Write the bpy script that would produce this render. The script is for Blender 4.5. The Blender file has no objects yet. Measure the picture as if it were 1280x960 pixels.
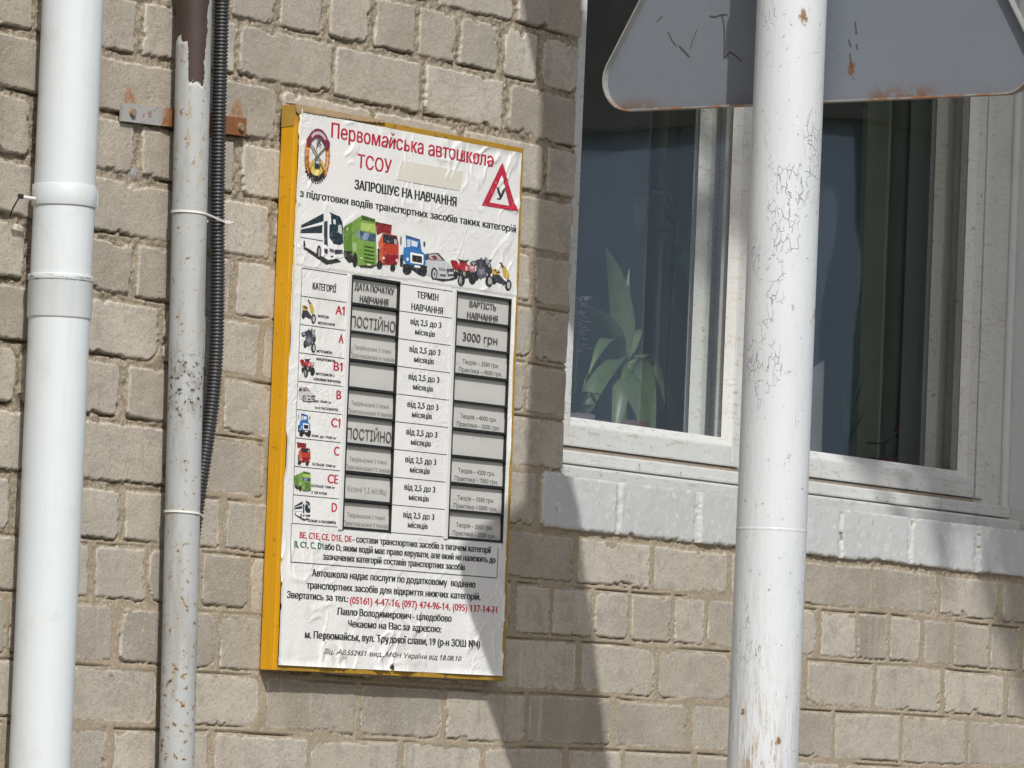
import bpy, bmesh, math, random
import numpy as np
from mathutils import Vector, Matrix, Euler
from math import radians as rad, sin, cos, pi

# ------------------------------------------------------------------ scene, camera, light
S = bpy.context.scene
COL = S.collection
random.seed(7)
cam = bpy.data.objects.new('camera', bpy.data.cameras.new('camera'))
COL.objects.link(cam)
cr = Vector((0.5751298, -0.8169812, 0.0420419)); cu = Vector((-0.0826531, -0.0069025, 0.9965545)); cf = Vector((0.8138760, 0.5766231, 0.0714958))
cam.matrix_world = Matrix(((cr.x, cu.x, -cf.x, -8.0), (cr.y, cu.y, -cf.y, -5.5508), (cr.z, cu.z, -cf.z, 1.5), (0, 0, 0, 1)))
cam.data.sensor_width = 36.0
cam.data.lens = 36.0*6655.95/1280.0
cam.data.clip_start = 0.1; cam.data.clip_end = 500
S.camera = cam

PHI, ELEV = rad(40.2), rad(42.3)           # sun: azimuth off the wall's normal, elevation
sdir = Vector((sin(PHI)*cos(ELEV), cos(PHI)*cos(ELEV), -sin(ELEV)))
w = bpy.data.worlds.new('World'); S.world = w; w.use_nodes = True
nt = w.node_tree
sky = nt.nodes.new('ShaderNodeTexSky'); sky.sky_type = 'NISHITA'; sky.sun_disc = False
sky.sun_elevation = ELEV; sky.sun_rotation = math.atan2(-sdir.x, -sdir.y)
sky.air_density = 1.0; sky.dust_density = 3.0; sky.ozone_density = 0.6
bg = nt.nodes['Background']; bg.inputs['Strength'].default_value = 0.135
nt.links.new(sky.outputs[0], bg.inputs[0])
sl = bpy.data.lights.new('sun', 'SUN'); sl.energy = 4.6; sl.angle = rad(0.65); sl.color = (1.0, 0.975, 0.925)
so = bpy.data.objects.new('sun', sl); COL.objects.link(so)
so.rotation_euler = sdir.to_track_quat('-Z', 'Y').to_euler()
so.location = (-6, -8, 9)
S.view_settings.view_transform = 'Standard'; S.view_settings.look = 'None'
S.view_settings.gamma = 1.0; S.view_settings.use_curve_mapping = False
S.view_settings.exposure = -0.28
S.render.engine = 'CYCLES'
S.cycles.max_bounces = 8; S.cycles.transparent_max_bounces = 12
S.cycles.caustics_reflective = False; S.cycles.caustics_refractive = False
S.cycles.sample_clamp_indirect = 6.0

# ------------------------------------------------------------------ node material helper
class NM:
    def __init__(s, name):
        s.m = bpy.data.materials.new(name); s.m.use_nodes = True
        s.nt = s.m.node_tree; s.b = s.nt.nodes['Principled BSDF']
        s.out = s.nt.nodes['Material Output']
        s.geo = s.n('ShaderNodeNewGeometry'); s.P = s.geo.outputs['Position']
    def n(s, t, **k):
        x = s.nt.nodes.new(t)
        for a, v in k.items(): setattr(x, a, v)
        return x
    def l(s, a, b): s.nt.links.new(a, b)
    def setin(s, sock, v):
        if hasattr(v, 'is_linked') or isinstance(v, bpy.types.NodeSocket): s.l(v, sock)
        else: sock.default_value = (*v, 1.0) if isinstance(v, tuple) and len(v) == 3 and sock.type == 'RGBA' else v
    def objco(s): return s.n('ShaderNodeTexCoord').outputs['Object']
    def scale(s, v, sc):
        x = s.n('ShaderNodeVectorMath', operation='MULTIPLY'); s.l(v, x.inputs[0]); x.inputs[1].default_value = sc; return x.outputs[0]
    def noise(s, sc, det=3, rough=0.55, co=None, dist=0.0):
        x = s.n('ShaderNodeTexNoise'); x.inputs['Scale'].default_value = sc; x.inputs['Detail'].default_value = det
        x.inputs['Roughness'].default_value = rough; x.inputs['Distortion'].default_value = dist
        s.l(co if co is not None else s.P, x.inputs['Vector']); return x.outputs['Fac']
    def voro(s, sc, co=None, feature='DISTANCE_TO_EDGE', rnd=1.0):
        x = s.n('ShaderNodeTexVoronoi', feature=feature); x.inputs['Scale'].default_value = sc; x.inputs['Randomness'].default_value = rnd
        s.l(co if co is not None else s.P, x.inputs['Vector']); return x.outputs['Distance']
    def ramp(s, f, a, b, inv=False):
        x = s.n('ShaderNodeMapRange', interpolation_type='SMOOTHSTEP'); s.l(f, x.inputs['Value'])
        x.inputs['From Min'].default_value = a; x.inputs['From Max'].default_value = b
        x.inputs['To Min'].default_value = 1.0 if inv else 0.0; x.inputs['To Max'].default_value = 0.0 if inv else 1.0
        return x.outputs['Result']
    def math(s, op, a, b=0.0, clamp=False):
        x = s.n('ShaderNodeMath', operation=op, use_clamp=clamp); s.setin(x.inputs[0], a); s.setin(x.inputs[1], b); return x.outputs[0]
    def mul(s, a, b): return s.math('MULTIPLY', a, b)
    def mix(s, f, a, b, mode='MIX'):
        x = s.n('ShaderNodeMix', data_type='RGBA', blend_type=mode)
        s.setin(x.inputs['Factor'], f); s.setin(x.inputs[6], a); s.setin(x.inputs[7], b); return x.outputs[2]
    def sep(s, v=None):
        x = s.n('ShaderNodeSeparateXYZ'); s.l(v if v is not None else s.P, x.inputs[0]); return x.outputs
    def bump(s, h, dist=0.001, strength=1.0, prev=None):
        x = s.n('ShaderNodeBump'); x.inputs['Distance'].default_value = dist; x.inputs['Strength'].default_value = strength
        s.l(h, x.inputs['Height'])
        if prev is not None: s.l(prev, x.inputs['Normal'])
        return x.outputs['Normal']
    def done(s, col=None, rough=0.6, normal=None, spec=0.4, metal=0.0):
        if col is not None: s.setin(s.b.inputs['Base Color'], col)
        s.setin(s.b.inputs['Roughness'], rough); s.b.inputs['Specular IOR Level'].default_value = spec
        s.b.inputs['Metallic'].default_value = metal
        if normal is not None: s.l(normal, s.b.inputs['Normal'])
        return s.m

def simple(name, col, rough=0.6, var=0.12, sc=30, bsc=None, bd=0.0004, spec=0.4, metal=0.0, obj=False):
    m = NM(name); co = m.objco() if obj else m.P
    f = m.noise(sc, 4, 0.6, co)
    dark = tuple(c*(1-var) for c in col); lite = tuple(min(1, c*(1+var)) for c in col)
    c = m.mix(f, dark, lite)
    nrm = m.bump(m.noise(bsc, 3, 0.6, co), bd) if bsc else None
    return m.done(c, rough, nrm, spec, metal)

# ------------------------------------------------------------------ object helpers
def link(o, parent=None):
    COL.objects.link(o)
    if parent is not None: o.parent = parent
    return o
def tag(o, label, cat, group=None):
    o['label'] = label; o['category'] = cat
    if group: o['group'] = group
    return o
def thing(name, label, cat, loc=(0, 0, 0), group=None, rot=(0, 0, 0)):
    o = bpy.data.objects.new(name, None); o.empty_display_size = 0.1
    o.location = loc; o.rotation_euler = rot; link(o)
    return tag(o, label, cat, group)
def structure(o):
    o['kind'] = 'structure'; return o
def smooth(me, on=True):
    me.polygons.foreach_set('use_smooth', [on]*len(me.polygons))
def mobj(name, verts, faces, mat, parent=None, sm=False):
    me = bpy.data.meshes.new(name); me.from_pydata([tuple(v) for v in verts], [], faces); me.update()
    if mat: me.materials.append(mat)
    if sm: smooth(me)
    return link(bpy.data.objects.new(name, me), parent)
class MB:
    """collects shapes into one mesh"""
    def __init__(s): s.v = []; s.f = []; s.sm = []
    def add(s, v, f, sm=False):
        n = len(s.v); s.v += [tuple(x) for x in v]; s.f += [tuple(i+n for i in q) for q in f]; s.sm += [sm]*len(f); return s
    def box(s, x0, x1, y0, y1, z0, z1, bev=0.0, jit=0.0):
        bm = bmesh.new(); bmesh.ops.create_cube(bm, size=1)
        for v in bm.verts:
            v.co = Vector(((x0+x1)/2+v.co.x*(x1-x0), (y0+y1)/2+v.co.y*(y1-y0), (z0+z1)/2+v.co.z*(z1-z0)))
        if bev > 0: bmesh.ops.bevel(bm, geom=bm.edges[:], offset=bev, segments=2, affect='EDGES', profile=0.6)
        s.addbm(bm); return s
    def addbm(s, bm, sm=False):
        bm.verts.index_update()
        s.add([v.co for v in bm.verts], [[v.index for v in f.verts] for f in bm.faces], sm); bm.free(); return s
    def tube(s, pts, rad_, seg=16, cap=True, sm=True):
        pts = [Vector(p) for p in pts]; n = len(pts)
        r = rad_ if isinstance(rad_, (list, tuple)) else [rad_]*n
        V = []; F = []; prev = None
        for i, p in enumerate(pts):
            d = (pts[min(i+1, n-1)]-pts[max(i-1, 0)]).normalized()
            if prev is None:
                a = Vector((1, 0, 0)) if abs(d.x) < 0.8 else Vector((0, 1, 0)); prev = d.cross(a).normalized()
            u = (prev-d*prev.dot(d)).normalized(); prev = u; v = d.cross(u)
            for k in range(seg):
                t = 2*pi*k/seg; V.append(p+(u*cos(t)+v*sin(t))*r[i])
        for i in range(n-1):
            for k in range(seg):
                a = i*seg+k; b = i*seg+(k+1) % seg; F.append((a, b, b+seg, a+seg))
        s.add(V, F, sm)
        if cap:
            s.add(V[:seg], [tuple(range(seg))[::-1]]); s.add(V[-seg:], [tuple(range(seg))])
        return s
    def build(s, name, mat, parent=None):
        o = mobj(name, s.v, s.f, mat, parent)
        o.data.polygons.foreach_set('use_smooth', s.sm); o.data.update()
        return o

# ------------------------------------------------------------------ numpy noise
def _h(i, j, seed):
    n = (i.astype(np.int64)*374761393+j.astype(np.int64)*668265263+seed*1442695041) & 0xffffffff
    n = ((n ^ (n >> 13))*1274126177) & 0xffffffff
    n = ((n ^ (n >> 16))*2246822519) & 0xffffffff
    return ((n ^ (n >> 15)) & 0xffff)/65535.0
def vn(x, y, seed=0):
    i = np.floor(x); j = np.floor(y); u = x-i; v = y-j
    u = u*u*u*(u*(u*6-15)+10); v = v*v*v*(v*(v*6-15)+10)
    i = i.astype(np.int64); j = j.astype(np.int64)
    a = _h(i, j, seed); b = _h(i+1, j, seed); c = _h(i, j+1, seed); d = _h(i+1, j+1, seed)
    return ((a*(1-u)+b*u)*(1-v)+(c*(1-u)+d*u)*v)*2-1
def fbm(x, y, seed=0, o=3):
    r = 0; a = 1.0; t = 0
    for k in range(o):
        r = r+a*vn(x*2**k, y*2**k, seed+k*17); t += a; a *= 0.5
    return r/t

# ------------------------------------------------------------------ THE BRICK WALL
ROWS = {-1: [-0.203], 0: [-1.031, -0.9, -0.765, -0.632, -0.5, -0.376, -0.241, -0.118], 1: [-1.526, -1.266, -1.004, -0.735, -0.474, -0.219], 2: [-0.884, -0.619, -0.354, -0.089], 3: [-1.519, -1.256, -0.987], 4: [-0.886, -0.628, -0.37, -0.112], 5: [-1.518, -1.248, -0.986, -0.72, -0.47, -0.359, -0.099], 6: [-1.173, -0.906, -0.645, -0.384, -0.123], 7: [-1.526, -1.263, -1.005], 8: [-0.872, -0.604, -0.337, -0.069, 0.189, 0.457, 0.715, 0.973, 1.243, 1.51], 9: [-1.523, -1.252, -0.986, -0.724, -0.462, -0.201, 0.061, 0.314, 0.582, 0.847, 1.111, 1.369, 1.621], 10: [-1.323, -1.182, -1.047, -0.907, -0.777, -0.648, -0.519, -0.39, -0.26, -0.131, -0.012, 0.123, 0.246, 0.392, 0.507, 0.642, 0.777, 0.913, 1.057, 1.179, 1.311, 1.431, 1.583], 11: [-1.525, -1.254, -0.985, -0.717, -0.45, -0.182, 0.085, 0.344, 0.606, 0.868, 1.13, 1.398, 1.658], 12: [-1.137, -0.857, -0.587, -0.333, -0.074, 0.204, 0.463, 0.723, 0.983, 1.242, 1.503], 13: [-1.257, -0.991, -0.72, -0.456, -0.21, 0.054, 0.242, 0.486]}
OPEN = (0.012, 1.787, 2.034, 3.56)        # window opening x0,x1,z0,z1
SILL_X = -0.062
def zj(r): return 2.83686-0.1*r-(0.006 if r == 9 else 0.0)
def joints(r, x0, x1):
    L = list(ROWS.get(r, []))
    st = 0.131 if r in (0, 10, 20, -10) else 0.264
    rr = random.Random(r*7+3)
    if not L: L = [x0-0.2+rr.random()*0.26]
    while L[0] > x0-0.3: L.insert(0, L[0]-st*(1+rr.uniform(-.02, .02)))
    while L[-1] < x1+0.3: L.append(L[-1]+st*(1+rr.uniform(-.02, .02)))
    return np.array(L)
def wall_field(X, Z, hi=True):
    shp = X.shape; X = X.ravel(); Z = Z.ravel()
    zw = Z+0.0035*vn(X*2.3, Z*9, 5)+0.0022*vn(X*6.1, Z*10, 6)
    r = np.floor((2.83686-zw)/0.1+1e-9).astype(int)
    rt = 2.83686-0.1*r; rt = np.where(r == 9, rt-0.006, rt)
    rb = 2.83686-0.1*(r+1); rb = np.where(r == 8, rb-0.006, rb)
    xl = np.zeros_like(X); xr = np.zeros_like(X); bi = np.zeros(X.shape, int)
    xm = X+0.003*vn(Z*12, r*3.7, 9)
    for k in range(r.min(), r.max()+1):
        m = r == k
        if not m.any(): continue
        J = joints(int(k), X.min(), X.max()); q = np.searchsorted(J, xm[m]); q = np.clip(q, 1, len(J)-1)
        xl[m] = J[q-1]; xr[m] = J[q]; bi[m] = q
    hv = lambda a: 0.0062+0.0066*_h(np.round(a*1000).astype(np.int64), r, 21)     # half widths of head joints
    hl = hv(xl); hr = hv(xr)
    sill = (r == 8) & (X > SILL_X) & (X < 2.6)
    hl = np.where(sill, 0.0062, hl); hr = np.where(sill, 0.0062, hr)
    tb = 0.0078+0.0012*vn(X*3.1, r*5.3, 31)
    top = rt-np.where(sill, 0.001, tb); bot = rb+np.where(sill, 0.006, tb)
    cx = (xl+hl+xr-hr)/2; cz = (top+bot)/2; hx = (xr-hr-xl-hl)/2; hz = (top-bot)/2
    H = lambda s: _h(bi, r, s)
    rc = 0.004+0.016*H(41)**2*np.where((Z < 2.15), 1.25, 0.8)
    # corners of one brick differ
    qx = (xm > cx).astype(int); qz = (zw > cz).astype(int)
    rc = rc*(0.35+1.1*_h(bi*4+qx*2+qz, r, 43))
    rc = np.where(sill, 0.004+0.010*H(44), rc); rc = np.minimum(rc, hx*0.6)
    dx = np.abs(xm-cx)-hx+rc; dz = np.abs(zw-cz)-hz+rc
    sd = np.minimum(np.maximum(dx, dz), 0)+np.hypot(np.maximum(dx, 0), np.maximum(dz, 0))-rc
    sd = sd+0.0022*fbm(X*58, Z*58, 50, 3)+0.0012*vn(X*190, Z*190, 53)
    chip = np.maximum(0, fbm(X*34, Z*34, 56, 3)-0.34)*0.024      # knocked-off bits along edges
    sd = sd+np.where(sill, 0.45, 1.0)*chip
    t = np.clip(0.5-sd/0.0022, 0, 1); t = t*t*(3-2*t)
    inner = np.clip(-sd/np.where(sill, 0.006, 0.0032), 0, 1)
    rq = np.clip((Z-2.30)/0.25-(X+0.3)*0.35, 0, 1); hb = (H(61)-0.5)*(0.0020+0.002*rq)+(H(62)-0.5)*0.02*(X-cx)+(H(63)-0.5)*0.03*(Z-cz)-0.0009*(1-inner)**2
    hb = hb+0.0004*fbm(X*160, Z*160, 66, 2)-0.0012*np.maximum(0, fbm(X*24, Z*24, 67, 3)-0.38)+0.0005*vn(X*34, Z*34, 68)-0.0016*np.maximum(0, fbm(X*110, Z*110, 69, 2)-0.55)*2
    hb = np.where(sill, 0.0050+(H(64)-0.5)*0.0045+(H(65)-0.5)*0.03*(X-cx)+(H(66)-.5)*0.05*(Z-cz)-0.0022*(1-inner)**2+0.0007*fbm(X*30, Z*30, 70, 3)+0.0016*np.clip(fbm(X*70,Z*70,72,2)-0.25,0,1)*np.clip(1.6-inner*1.3,0,1)-0.0014*(1-inner)**2, hb)
    # mortar
    rough = np.clip((Z-2.30)/0.25-(X+0.3)*0.35+0.25*vn(X*3, Z*3, 71), 0, 1)
    rough = np.maximum(rough, np.clip((-1.05-X)*3+0.2, 0, 1)*np.clip((Z-1.70)*4, 0, 1))
    ng = fbm(X*95, Z*95, 73, 3); nl = vn(X*26, Z*26, 75)
    bed = np.abs(xm-cx) < hx+0.001
    dtop = rb+tb-zw              # in the joint below the brick: distance beneath the brick's bottom edge
    dj = np.where(zw < cz, zw-rb, rt-zw)          # distance from the bed joint's centre line
    hm_r = -0.0046+0.0042*ng+0.0018*nl
    gapm = np.clip(vn(X*13, r*7.7, 77)*1.6+0.50, 0, 1)
    below = np.exp(-((sd-0.0023)/0.0018)**2)*(zw < cz)*bed
    hm_r = hm_r-0.0150*gapm*below-0.006*np.clip((-1.5-X)*10, 0, 1)
    g1 = np.exp(-((dj-0.0036)/0.0013)**2); g2 = np.exp(-((sd-0.0010)/0.0014)**2)*(zw < cz)
    gm = np.clip(vn(X*6, r*9.1+(zw < cz)*3.3, 79)*2.2+0.72, 0, 1)
    hm_t = -0.0005+0.0010*ng+0.0010*nl-(0.0072*g1*np.where(zw < cz, .2, 1)+0.0075*g2)*gm*bed-0.003*np.clip(ng-0.25, 0, 1)
    hm = hm_t*(1-rough)+hm_r*rough
    sillm = sill & (np.abs(xm-cx) > hx-0.001) & (zw > bot)
    hm = np.where(sillm, 0.0012+0.0030*ng, hm)
    undersill = (r == 8) & (X > SILL_X) & (zw <= bot)
    hm = np.where(undersill, -0.006+0.0028*ng-0.010*np.exp(-((sd-0.002)/0.002)**2)*np.clip(vn(X*11, Z*0, 81)+0.6, 0, 1), hm)
    lo = (r == 9) & (X > SILL_X) & (zw > top)
    hm = np.where(lo, -0.0035+0.0030*ng, hm)
    h = hm*(1-t)+hb*t
    # broken plaster lip along the window's left edge
    e = OPEN[0]-X
    lip = (e > -0.01) & (e < 0.03) & (Z > OPEN[2]-0.01)
    h = np.where(lip, h-0.006*np.clip(1-e/0.010, 0, 1)**2, h)
    tint = H(91)
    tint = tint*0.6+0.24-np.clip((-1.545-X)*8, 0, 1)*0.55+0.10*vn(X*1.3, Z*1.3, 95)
    tint = tint+np.where((r == 1) & (X > -1.07) & (X < -1.0), 0.4, 0)
    paint = (sill & (zw > bot-0.001)) & ((t > 0.25) | sillm)
    lipp = (e < 0.0075+0.006*vn(X*0, Z*31, 97)) & (e > -0.02) & (Z > OPEN[2]-0.03) & (vn(X*0, Z*7, 98) > -0.5)
    return h.reshape(shp), t.reshape(shp), np.clip(tint, 0, 1).reshape(shp), paint.reshape(shp), lipp.reshape(shp), rough.reshape(shp), np.clip(1+sd/0.0075, 0, 1).reshape(shp)

def grid_mesh(name, xs, zs, keep, mat, parent, hi=True, sel=None):
    X, Z = np.meshgrid(xs, zs)
    if hi:      # let the left edge of the opening wander a little
        k = np.exp(-((X-OPEN[0])/0.012)**2)*(Z > OPEN[2])
        Xs = X+k*(0.0055*vn(Z*9, Z*0, 101)+0.003*vn(Z*33, Z*0, 102))
    else: Xs = X
    h, t, tint, paint, lipp, rgh, edge = wall_field(Xs, Z, hi)
    nx, nz = len(xs), len(zs)
    idx = np.arange(nx*nz).reshape(nz, nx)
    xc = (X[:-1, :-1]+X[1:, 1:])/2; zc = (Z[:-1, :-1]+Z[1:, 1:])/2
    kp = keep(xc, zc)
    pq = paint[:-1, :-1]
    out = []
    for nm, mask, mt in (('brickwork', kp & ~pq, mat[0]), ('painted_sill', kp & pq, mat[1])):
        if not mask.any(): continue
        q = np.stack([idx[:-1, :-1][mask], idx[:-1, 1:][mask], idx[1:, 1:][mask], idx[1:, :-1][mask]], 1)
        used = np.zeros(nx*nz, bool); used[q.ravel()] = True
        remap = np.cumsum(used)-1; q = remap[q]
        co = np.stack([Xs.ravel()[used], -h.ravel()[used], Z.ravel()[used]], 1).astype(np.float32)
        me = bpy.data.meshes.new(nm)
        me.vertices.add(len(co)); me.vertices.foreach_set('co', co.ravel())
        me.loops.add(q.size); me.loops.foreach_set('vertex_index', q.ravel().astype(np.int32))
        me.polygons.add(len(q)); me.polygons.foreach_set('loop_start', np.arange(0, q.size, 4, dtype=np.int32))
        me.polygons.foreach_set('use_smooth', np.ones(len(q), bool))
        me.update(calc_edges=True)
        at = me.attributes.new('kindmap', 'FLOAT_COLOR', 'POINT')
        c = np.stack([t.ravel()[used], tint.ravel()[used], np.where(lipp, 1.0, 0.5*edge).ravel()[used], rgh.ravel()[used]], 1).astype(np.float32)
        at.data.foreach_set('color', c.ravel())
        me.materials.append(mt)
        out.append(link(bpy.data.objects.new(nm, me), parent))
    return out

def m_brick():
    m = NM('silicate brick and mortar')
    a = m.n('ShaderNodeAttribute', attribute_name='kindmap'); sp = m.n('ShaderNodeSeparateColor'); m.l(a.outputs['Color'], sp.inputs[0])
    t, tint, lb = sp.outputs
    lip = m.ramp(lb, 0.6, 0.8); edge = m.mul(m.math('MULTIPLY', lb, 2.0, True), m.ramp(lb, .55, .7, True))
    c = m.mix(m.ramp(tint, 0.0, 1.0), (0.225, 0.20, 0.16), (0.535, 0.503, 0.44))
    c = m.mix(m.mul(m.ramp(m.noise(3.3, 2), 0.38, 0.62), 0.55), c, (0.445, 0.40, 0.335))
    c = m.mix(m.mul(m.ramp(m.noise(2.6, 3, 0.6, m.scale(m.P, (1.3, 1, 1))), 0.50, 0.66), 0.6), c, (0.335, 0.325, 0.290))
    c = m.mix(m.ramp(m.noise(7, 4), 0.40, 0.75), c, (0.40, 0.362, 0.315))
    c = m.mix(m.mul(m.ramp(m.noise(60, 5, 0.7), 0.5, 0.70), 0.45), c, (0.27, 0.225, 0.17))
    c = m.mix(m.mul(m.ramp(m.noise(260, 3, 0.7, dist=.5), 0.54, 0.66), 0.62), c, (0.20, 0.17, 0.13))
    c = m.mix(m.mul(m.ramp(m.noise(400, 3, 0.7), 0.56, 0.66), 0.6), c, (0.62, 0.595, 0.525))
    c = m.mix(m.mul(m.ramp(m.noise(16, 6, 0.75), 0.49, 0.64), 0.55), c, (0.285, 0.265, 0.235))
    # pale lime runs
    st = m.noise(1, 3, 0.6, m.scale(m.P, (42, 1, 2.6)))
    st = m.mul(m.ramp(st, 0.54, 0.70), m.ramp(m.noise(2.2, 2), 0.48, 0.62))
    c = m.mix(m.mul(m.mul(st, m.math('SUBTRACT', 1.0, m.mul(a.outputs['Alpha'], .6))), 0.5), c, (0.55, 0.53, 0.485))
    dk = m.noise(1, 3, 0.6, m.scale(m.P, (38, 1, 1.1)))
    dk = m.mul(m.ramp(dk, 0.58, 0.75), m.ramp(m.noise(2.9, 2), 0.5, 0.64))
    c = m.mix(m.mul(dk, 0.45), c, (0.19, 0.18, 0.165))
    c = m.mix(m.mul(m.mul(m.ramp(edge, .35, .9), m.ramp(m.noise(38, 4, .7), .40, .58)), .55), c, (0.56, 0.53, 0.465))
    mo = m.mix(m.ramp(m.noise(120, 4, 0.7), 0.35, 0.65), (0.17, 0.14, 0.10), (0.36, 0.315, 0.25))
    mo = m.mix(m.math('SUBTRACT', 0.85, m.mul(a.outputs['Alpha'], 0.70)), mo, m.mix(m.noise(90, 4, .7), (0.27, 0.222, 0.158), (0.40, 0.345, 0.262)))
    mo = m.mix(m.ramp(m.noise(300, 2), 0.60, 0.70), mo, (0.58, 0.55, 0.48))
    mo = m.mix(m.mul(m.mul(m.ramp(m.noise(240, 2), 0.60, 0.68), 0.75), m.math('ADD', .35, m.mul(a.outputs['Alpha'], .65))), mo, (0.12, 0.10, 0.075))
    col = m.mix(m.ramp(t, 0.25, 0.75), mo, c)
    col = m.mix(lip, col, (0.62, 0.61, 0.58))
    # rust washed down from the two bolts of the pipe strap
    for (bx, bz) in ((-1.288, 2.562), (-1.001, 2.577)):
        v = m.n('ShaderNodeVectorMath', operation='SUBTRACT'); m.l(m.P, v.inputs[0]); v.inputs[1].default_value = (bx, 0, bz)
        d = m.n('ShaderNodeVectorMath', operation='LENGTH'); m.l(m.scale(v.outputs[0], (1.0, 0.2, 0.8)), d.inputs[0])
        f = m.mul(m.ramp(d.outputs['Value'], 0.006, 0.026, True), m.ramp(m.noise(120, 3), 0.25, 0.6))
        col = m.mix(m.mul(f, 0.85), col, (0.30, 0.13, 0.045))
    v = m.n('ShaderNodeVectorMath', operation='SUBTRACT'); m.l(m.P, v.inputs[0]); v.inputs[1].default_value = (-1.262, 0, 2.445)
    d = m.n('ShaderNodeVectorMath', operation='LENGTH'); m.l(m.scale(v.outputs[0], (0.55, 0.1, 1.6)), d.inputs[0])
    col = m.mix(m.mul(m.ramp(d.outputs['Value'], 0.004, 0.020, True), m.ramp(m.noise(1, 3, 0.6, m.scale(m.P, (40, 1, 160))), 0.42, 0.55)), col, (0.30, 0.31, 0.32))
    nb = m.bump(m.noise(300, 4, 0.75), 0.0018)
    nb = m.bump(m.noise(120, 3, 0.6), 0.0005, prev=nb)
    return m.done(col, 0.92, nb, 0.2)
def m_wallpaint():
    m = NM('old white brick paint')
    c = m.mix(m.noise(14, 4), (0.43, 0.455, 0.465), (0.51, 0.525, 0.53))
    c = m.mix(m.mul(m.ramp(m.noise(70, 4, 0.7), 0.56, 0.68), 0.6), c, (0.70, 0.69, 0.65))
    c = m.mix(m.mul(m.ramp(m.noise(48, 5, 0.75), 0.63, 0.70), 0.75), c, (0.20, 0.17, 0.13))
    nb = m.bump(m.noise(40, 5, 0.65), 0.0018)
    return m.done(c, 0.6, nb, 0.35)
def m_joinery(name='old white window paint', a=(0.51, 0.53, 0.525), b=(0.60, 0.615, 0.605)):
    m = NM(name)
    c = m.mix(m.noise(9, 4), a, b)
    c = m.mix(m.mul(m.ramp(m.noise(1, 4, 0.7, m.scale(m.P, (30, 90, 160))), 0.55, 0.64), 0.6), c, (0.40, 0.35, 0.28))
    c = m.mix(m.mul(m.ramp(m.noise(3.5, 5, 0.7), 0.48, 0.66), 0.35), c, (0.42, 0.41, 0.385))
    cr_ = m.ramp(m.voro(26), 0.0, 0.012, True)
    c = m.mix(m.mul(m.mul(cr_, m.ramp(m.noise(5, 3), 0.56, 0.64)), 0.8), c, (0.13, 0.11, 0.09))
    c = m.mix(m.mul(m.ramp(m.noise(55, 5, 0.75), 0.62, 0.68), 0.85), c, (0.22, 0.18, 0.14))
    nb = m.bump(m.noise(60, 4, 0.65), 0.0009)
    return m.done(c, 0.55, nb, 0.4)
M_BRICK = m_brick(); M_WPAINT = m_wallpaint(); M_JOIN = m_joinery()
M_JOIN2 = m_joinery('inner sash paint', (0.52, 0.54, 0.53), (0.60, 0.62, 0.61))
M_PLASTER = simple('painted reveal plaster', (0.52, 0.545, 0.565), 0.8, 0.10, 12, 45, 0.0035)
M_GROOVE = simple('dark gap', (0.03, 0.026, 0.022), 0.9)
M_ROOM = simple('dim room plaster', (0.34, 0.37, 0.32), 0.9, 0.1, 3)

house = thing('brick_building', 'pale sand lime brick building wall with a white painted sill and a double window', 'building', (0, 0, 0))
xs = np.arange(-2.25, 2.15, 0.0031); zs = np.arange(1.28, 3.38, 0.0023)
ox0, ox1, oz0, oz1 = OPEN
def keep_hi(x, z): return ~((x > ox0) & (x < ox1) & (z > oz0) & (z < oz1))
grid_mesh('brickwork', xs, zs, keep_hi, (M_BRICK, M_WPAINT), house)
hx0, hx1, hz0, hz1 = xs[0], xs[-1], zs[0], zs[-1]
cx_ = np.concatenate([np.arange(-9, hx0-0.012, 0.024), np.linspace(hx0, hx1, 166), np.arange(hx1+0.024, 8, 0.024)])
cz_ = np.concatenate([np.arange(0.0, hz0-0.01, 0.017), np.linspace(hz0, hz1, 118), np.arange(hz1+0.017, 4.6, 0.017)])
def keep_lo(x, z):
    return ~((x > hx0) & (x < hx1) & (z > hz0) & (z < hz1)) & ~((x > ox0) & (x < ox1) & (z > oz0) & (z < oz1))
grid_mesh('brickwork', cx_, cz_, keep_lo, (M_BRICK, M_WPAINT), house, hi=False)
# upper storey left plain, roof slab edge, and the room behind the window
MB().box(-9, 8, -0.03, 0.4, 4.6, 4.85, 0.01).build('cornice', simple('grey cornice', (0.42, 0.40, 0.37), 0.9, 0.15, 20, 60, 0.001), house)
rv = MB()
rv.box(ox1, ox1+0.20, 0.012, 0.30, oz0-0.03, oz1+0.1)           # right reveal
rv.box(ox0-0.20, ox0-0.006, 0.02, 0.30, oz0-0.03, oz1+0.1)       # left reveal
rv.box(ox0-0.2, ox1+0.2, 0.02, 0.30, oz1, oz1+0.12)
rv.build('window_reveal', M_PLASTER, house)
rm = MB()
rm.box(-1.2, -.9, 3.6, 3.7, 0.9, 4.0); rm.box(-.9, 2.9, 3.6, 3.7, .9, 1.7); rm.box(-.9, 2.9, 3.6, 3.7, 3.6, 4.0); rm.box(2.9, 4.2, 3.6, 3.7, 0.9, 4.0); rm.box(-1.3, -1.2, 0.30, 3.7, 0.9, 4.0); rm.box(4.2, 4.3, 0.30, 3.7, 0.9, 4.0)  # back wall has an added unseen opening that lets sky light fill the room
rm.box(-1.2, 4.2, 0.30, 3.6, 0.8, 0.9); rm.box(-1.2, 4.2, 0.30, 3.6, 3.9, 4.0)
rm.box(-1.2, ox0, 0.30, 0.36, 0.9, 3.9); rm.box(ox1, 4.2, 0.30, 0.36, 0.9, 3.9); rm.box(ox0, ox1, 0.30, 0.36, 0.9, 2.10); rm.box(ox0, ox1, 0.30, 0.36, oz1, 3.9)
rm.build('room_shell', M_ROOM, house)
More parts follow.
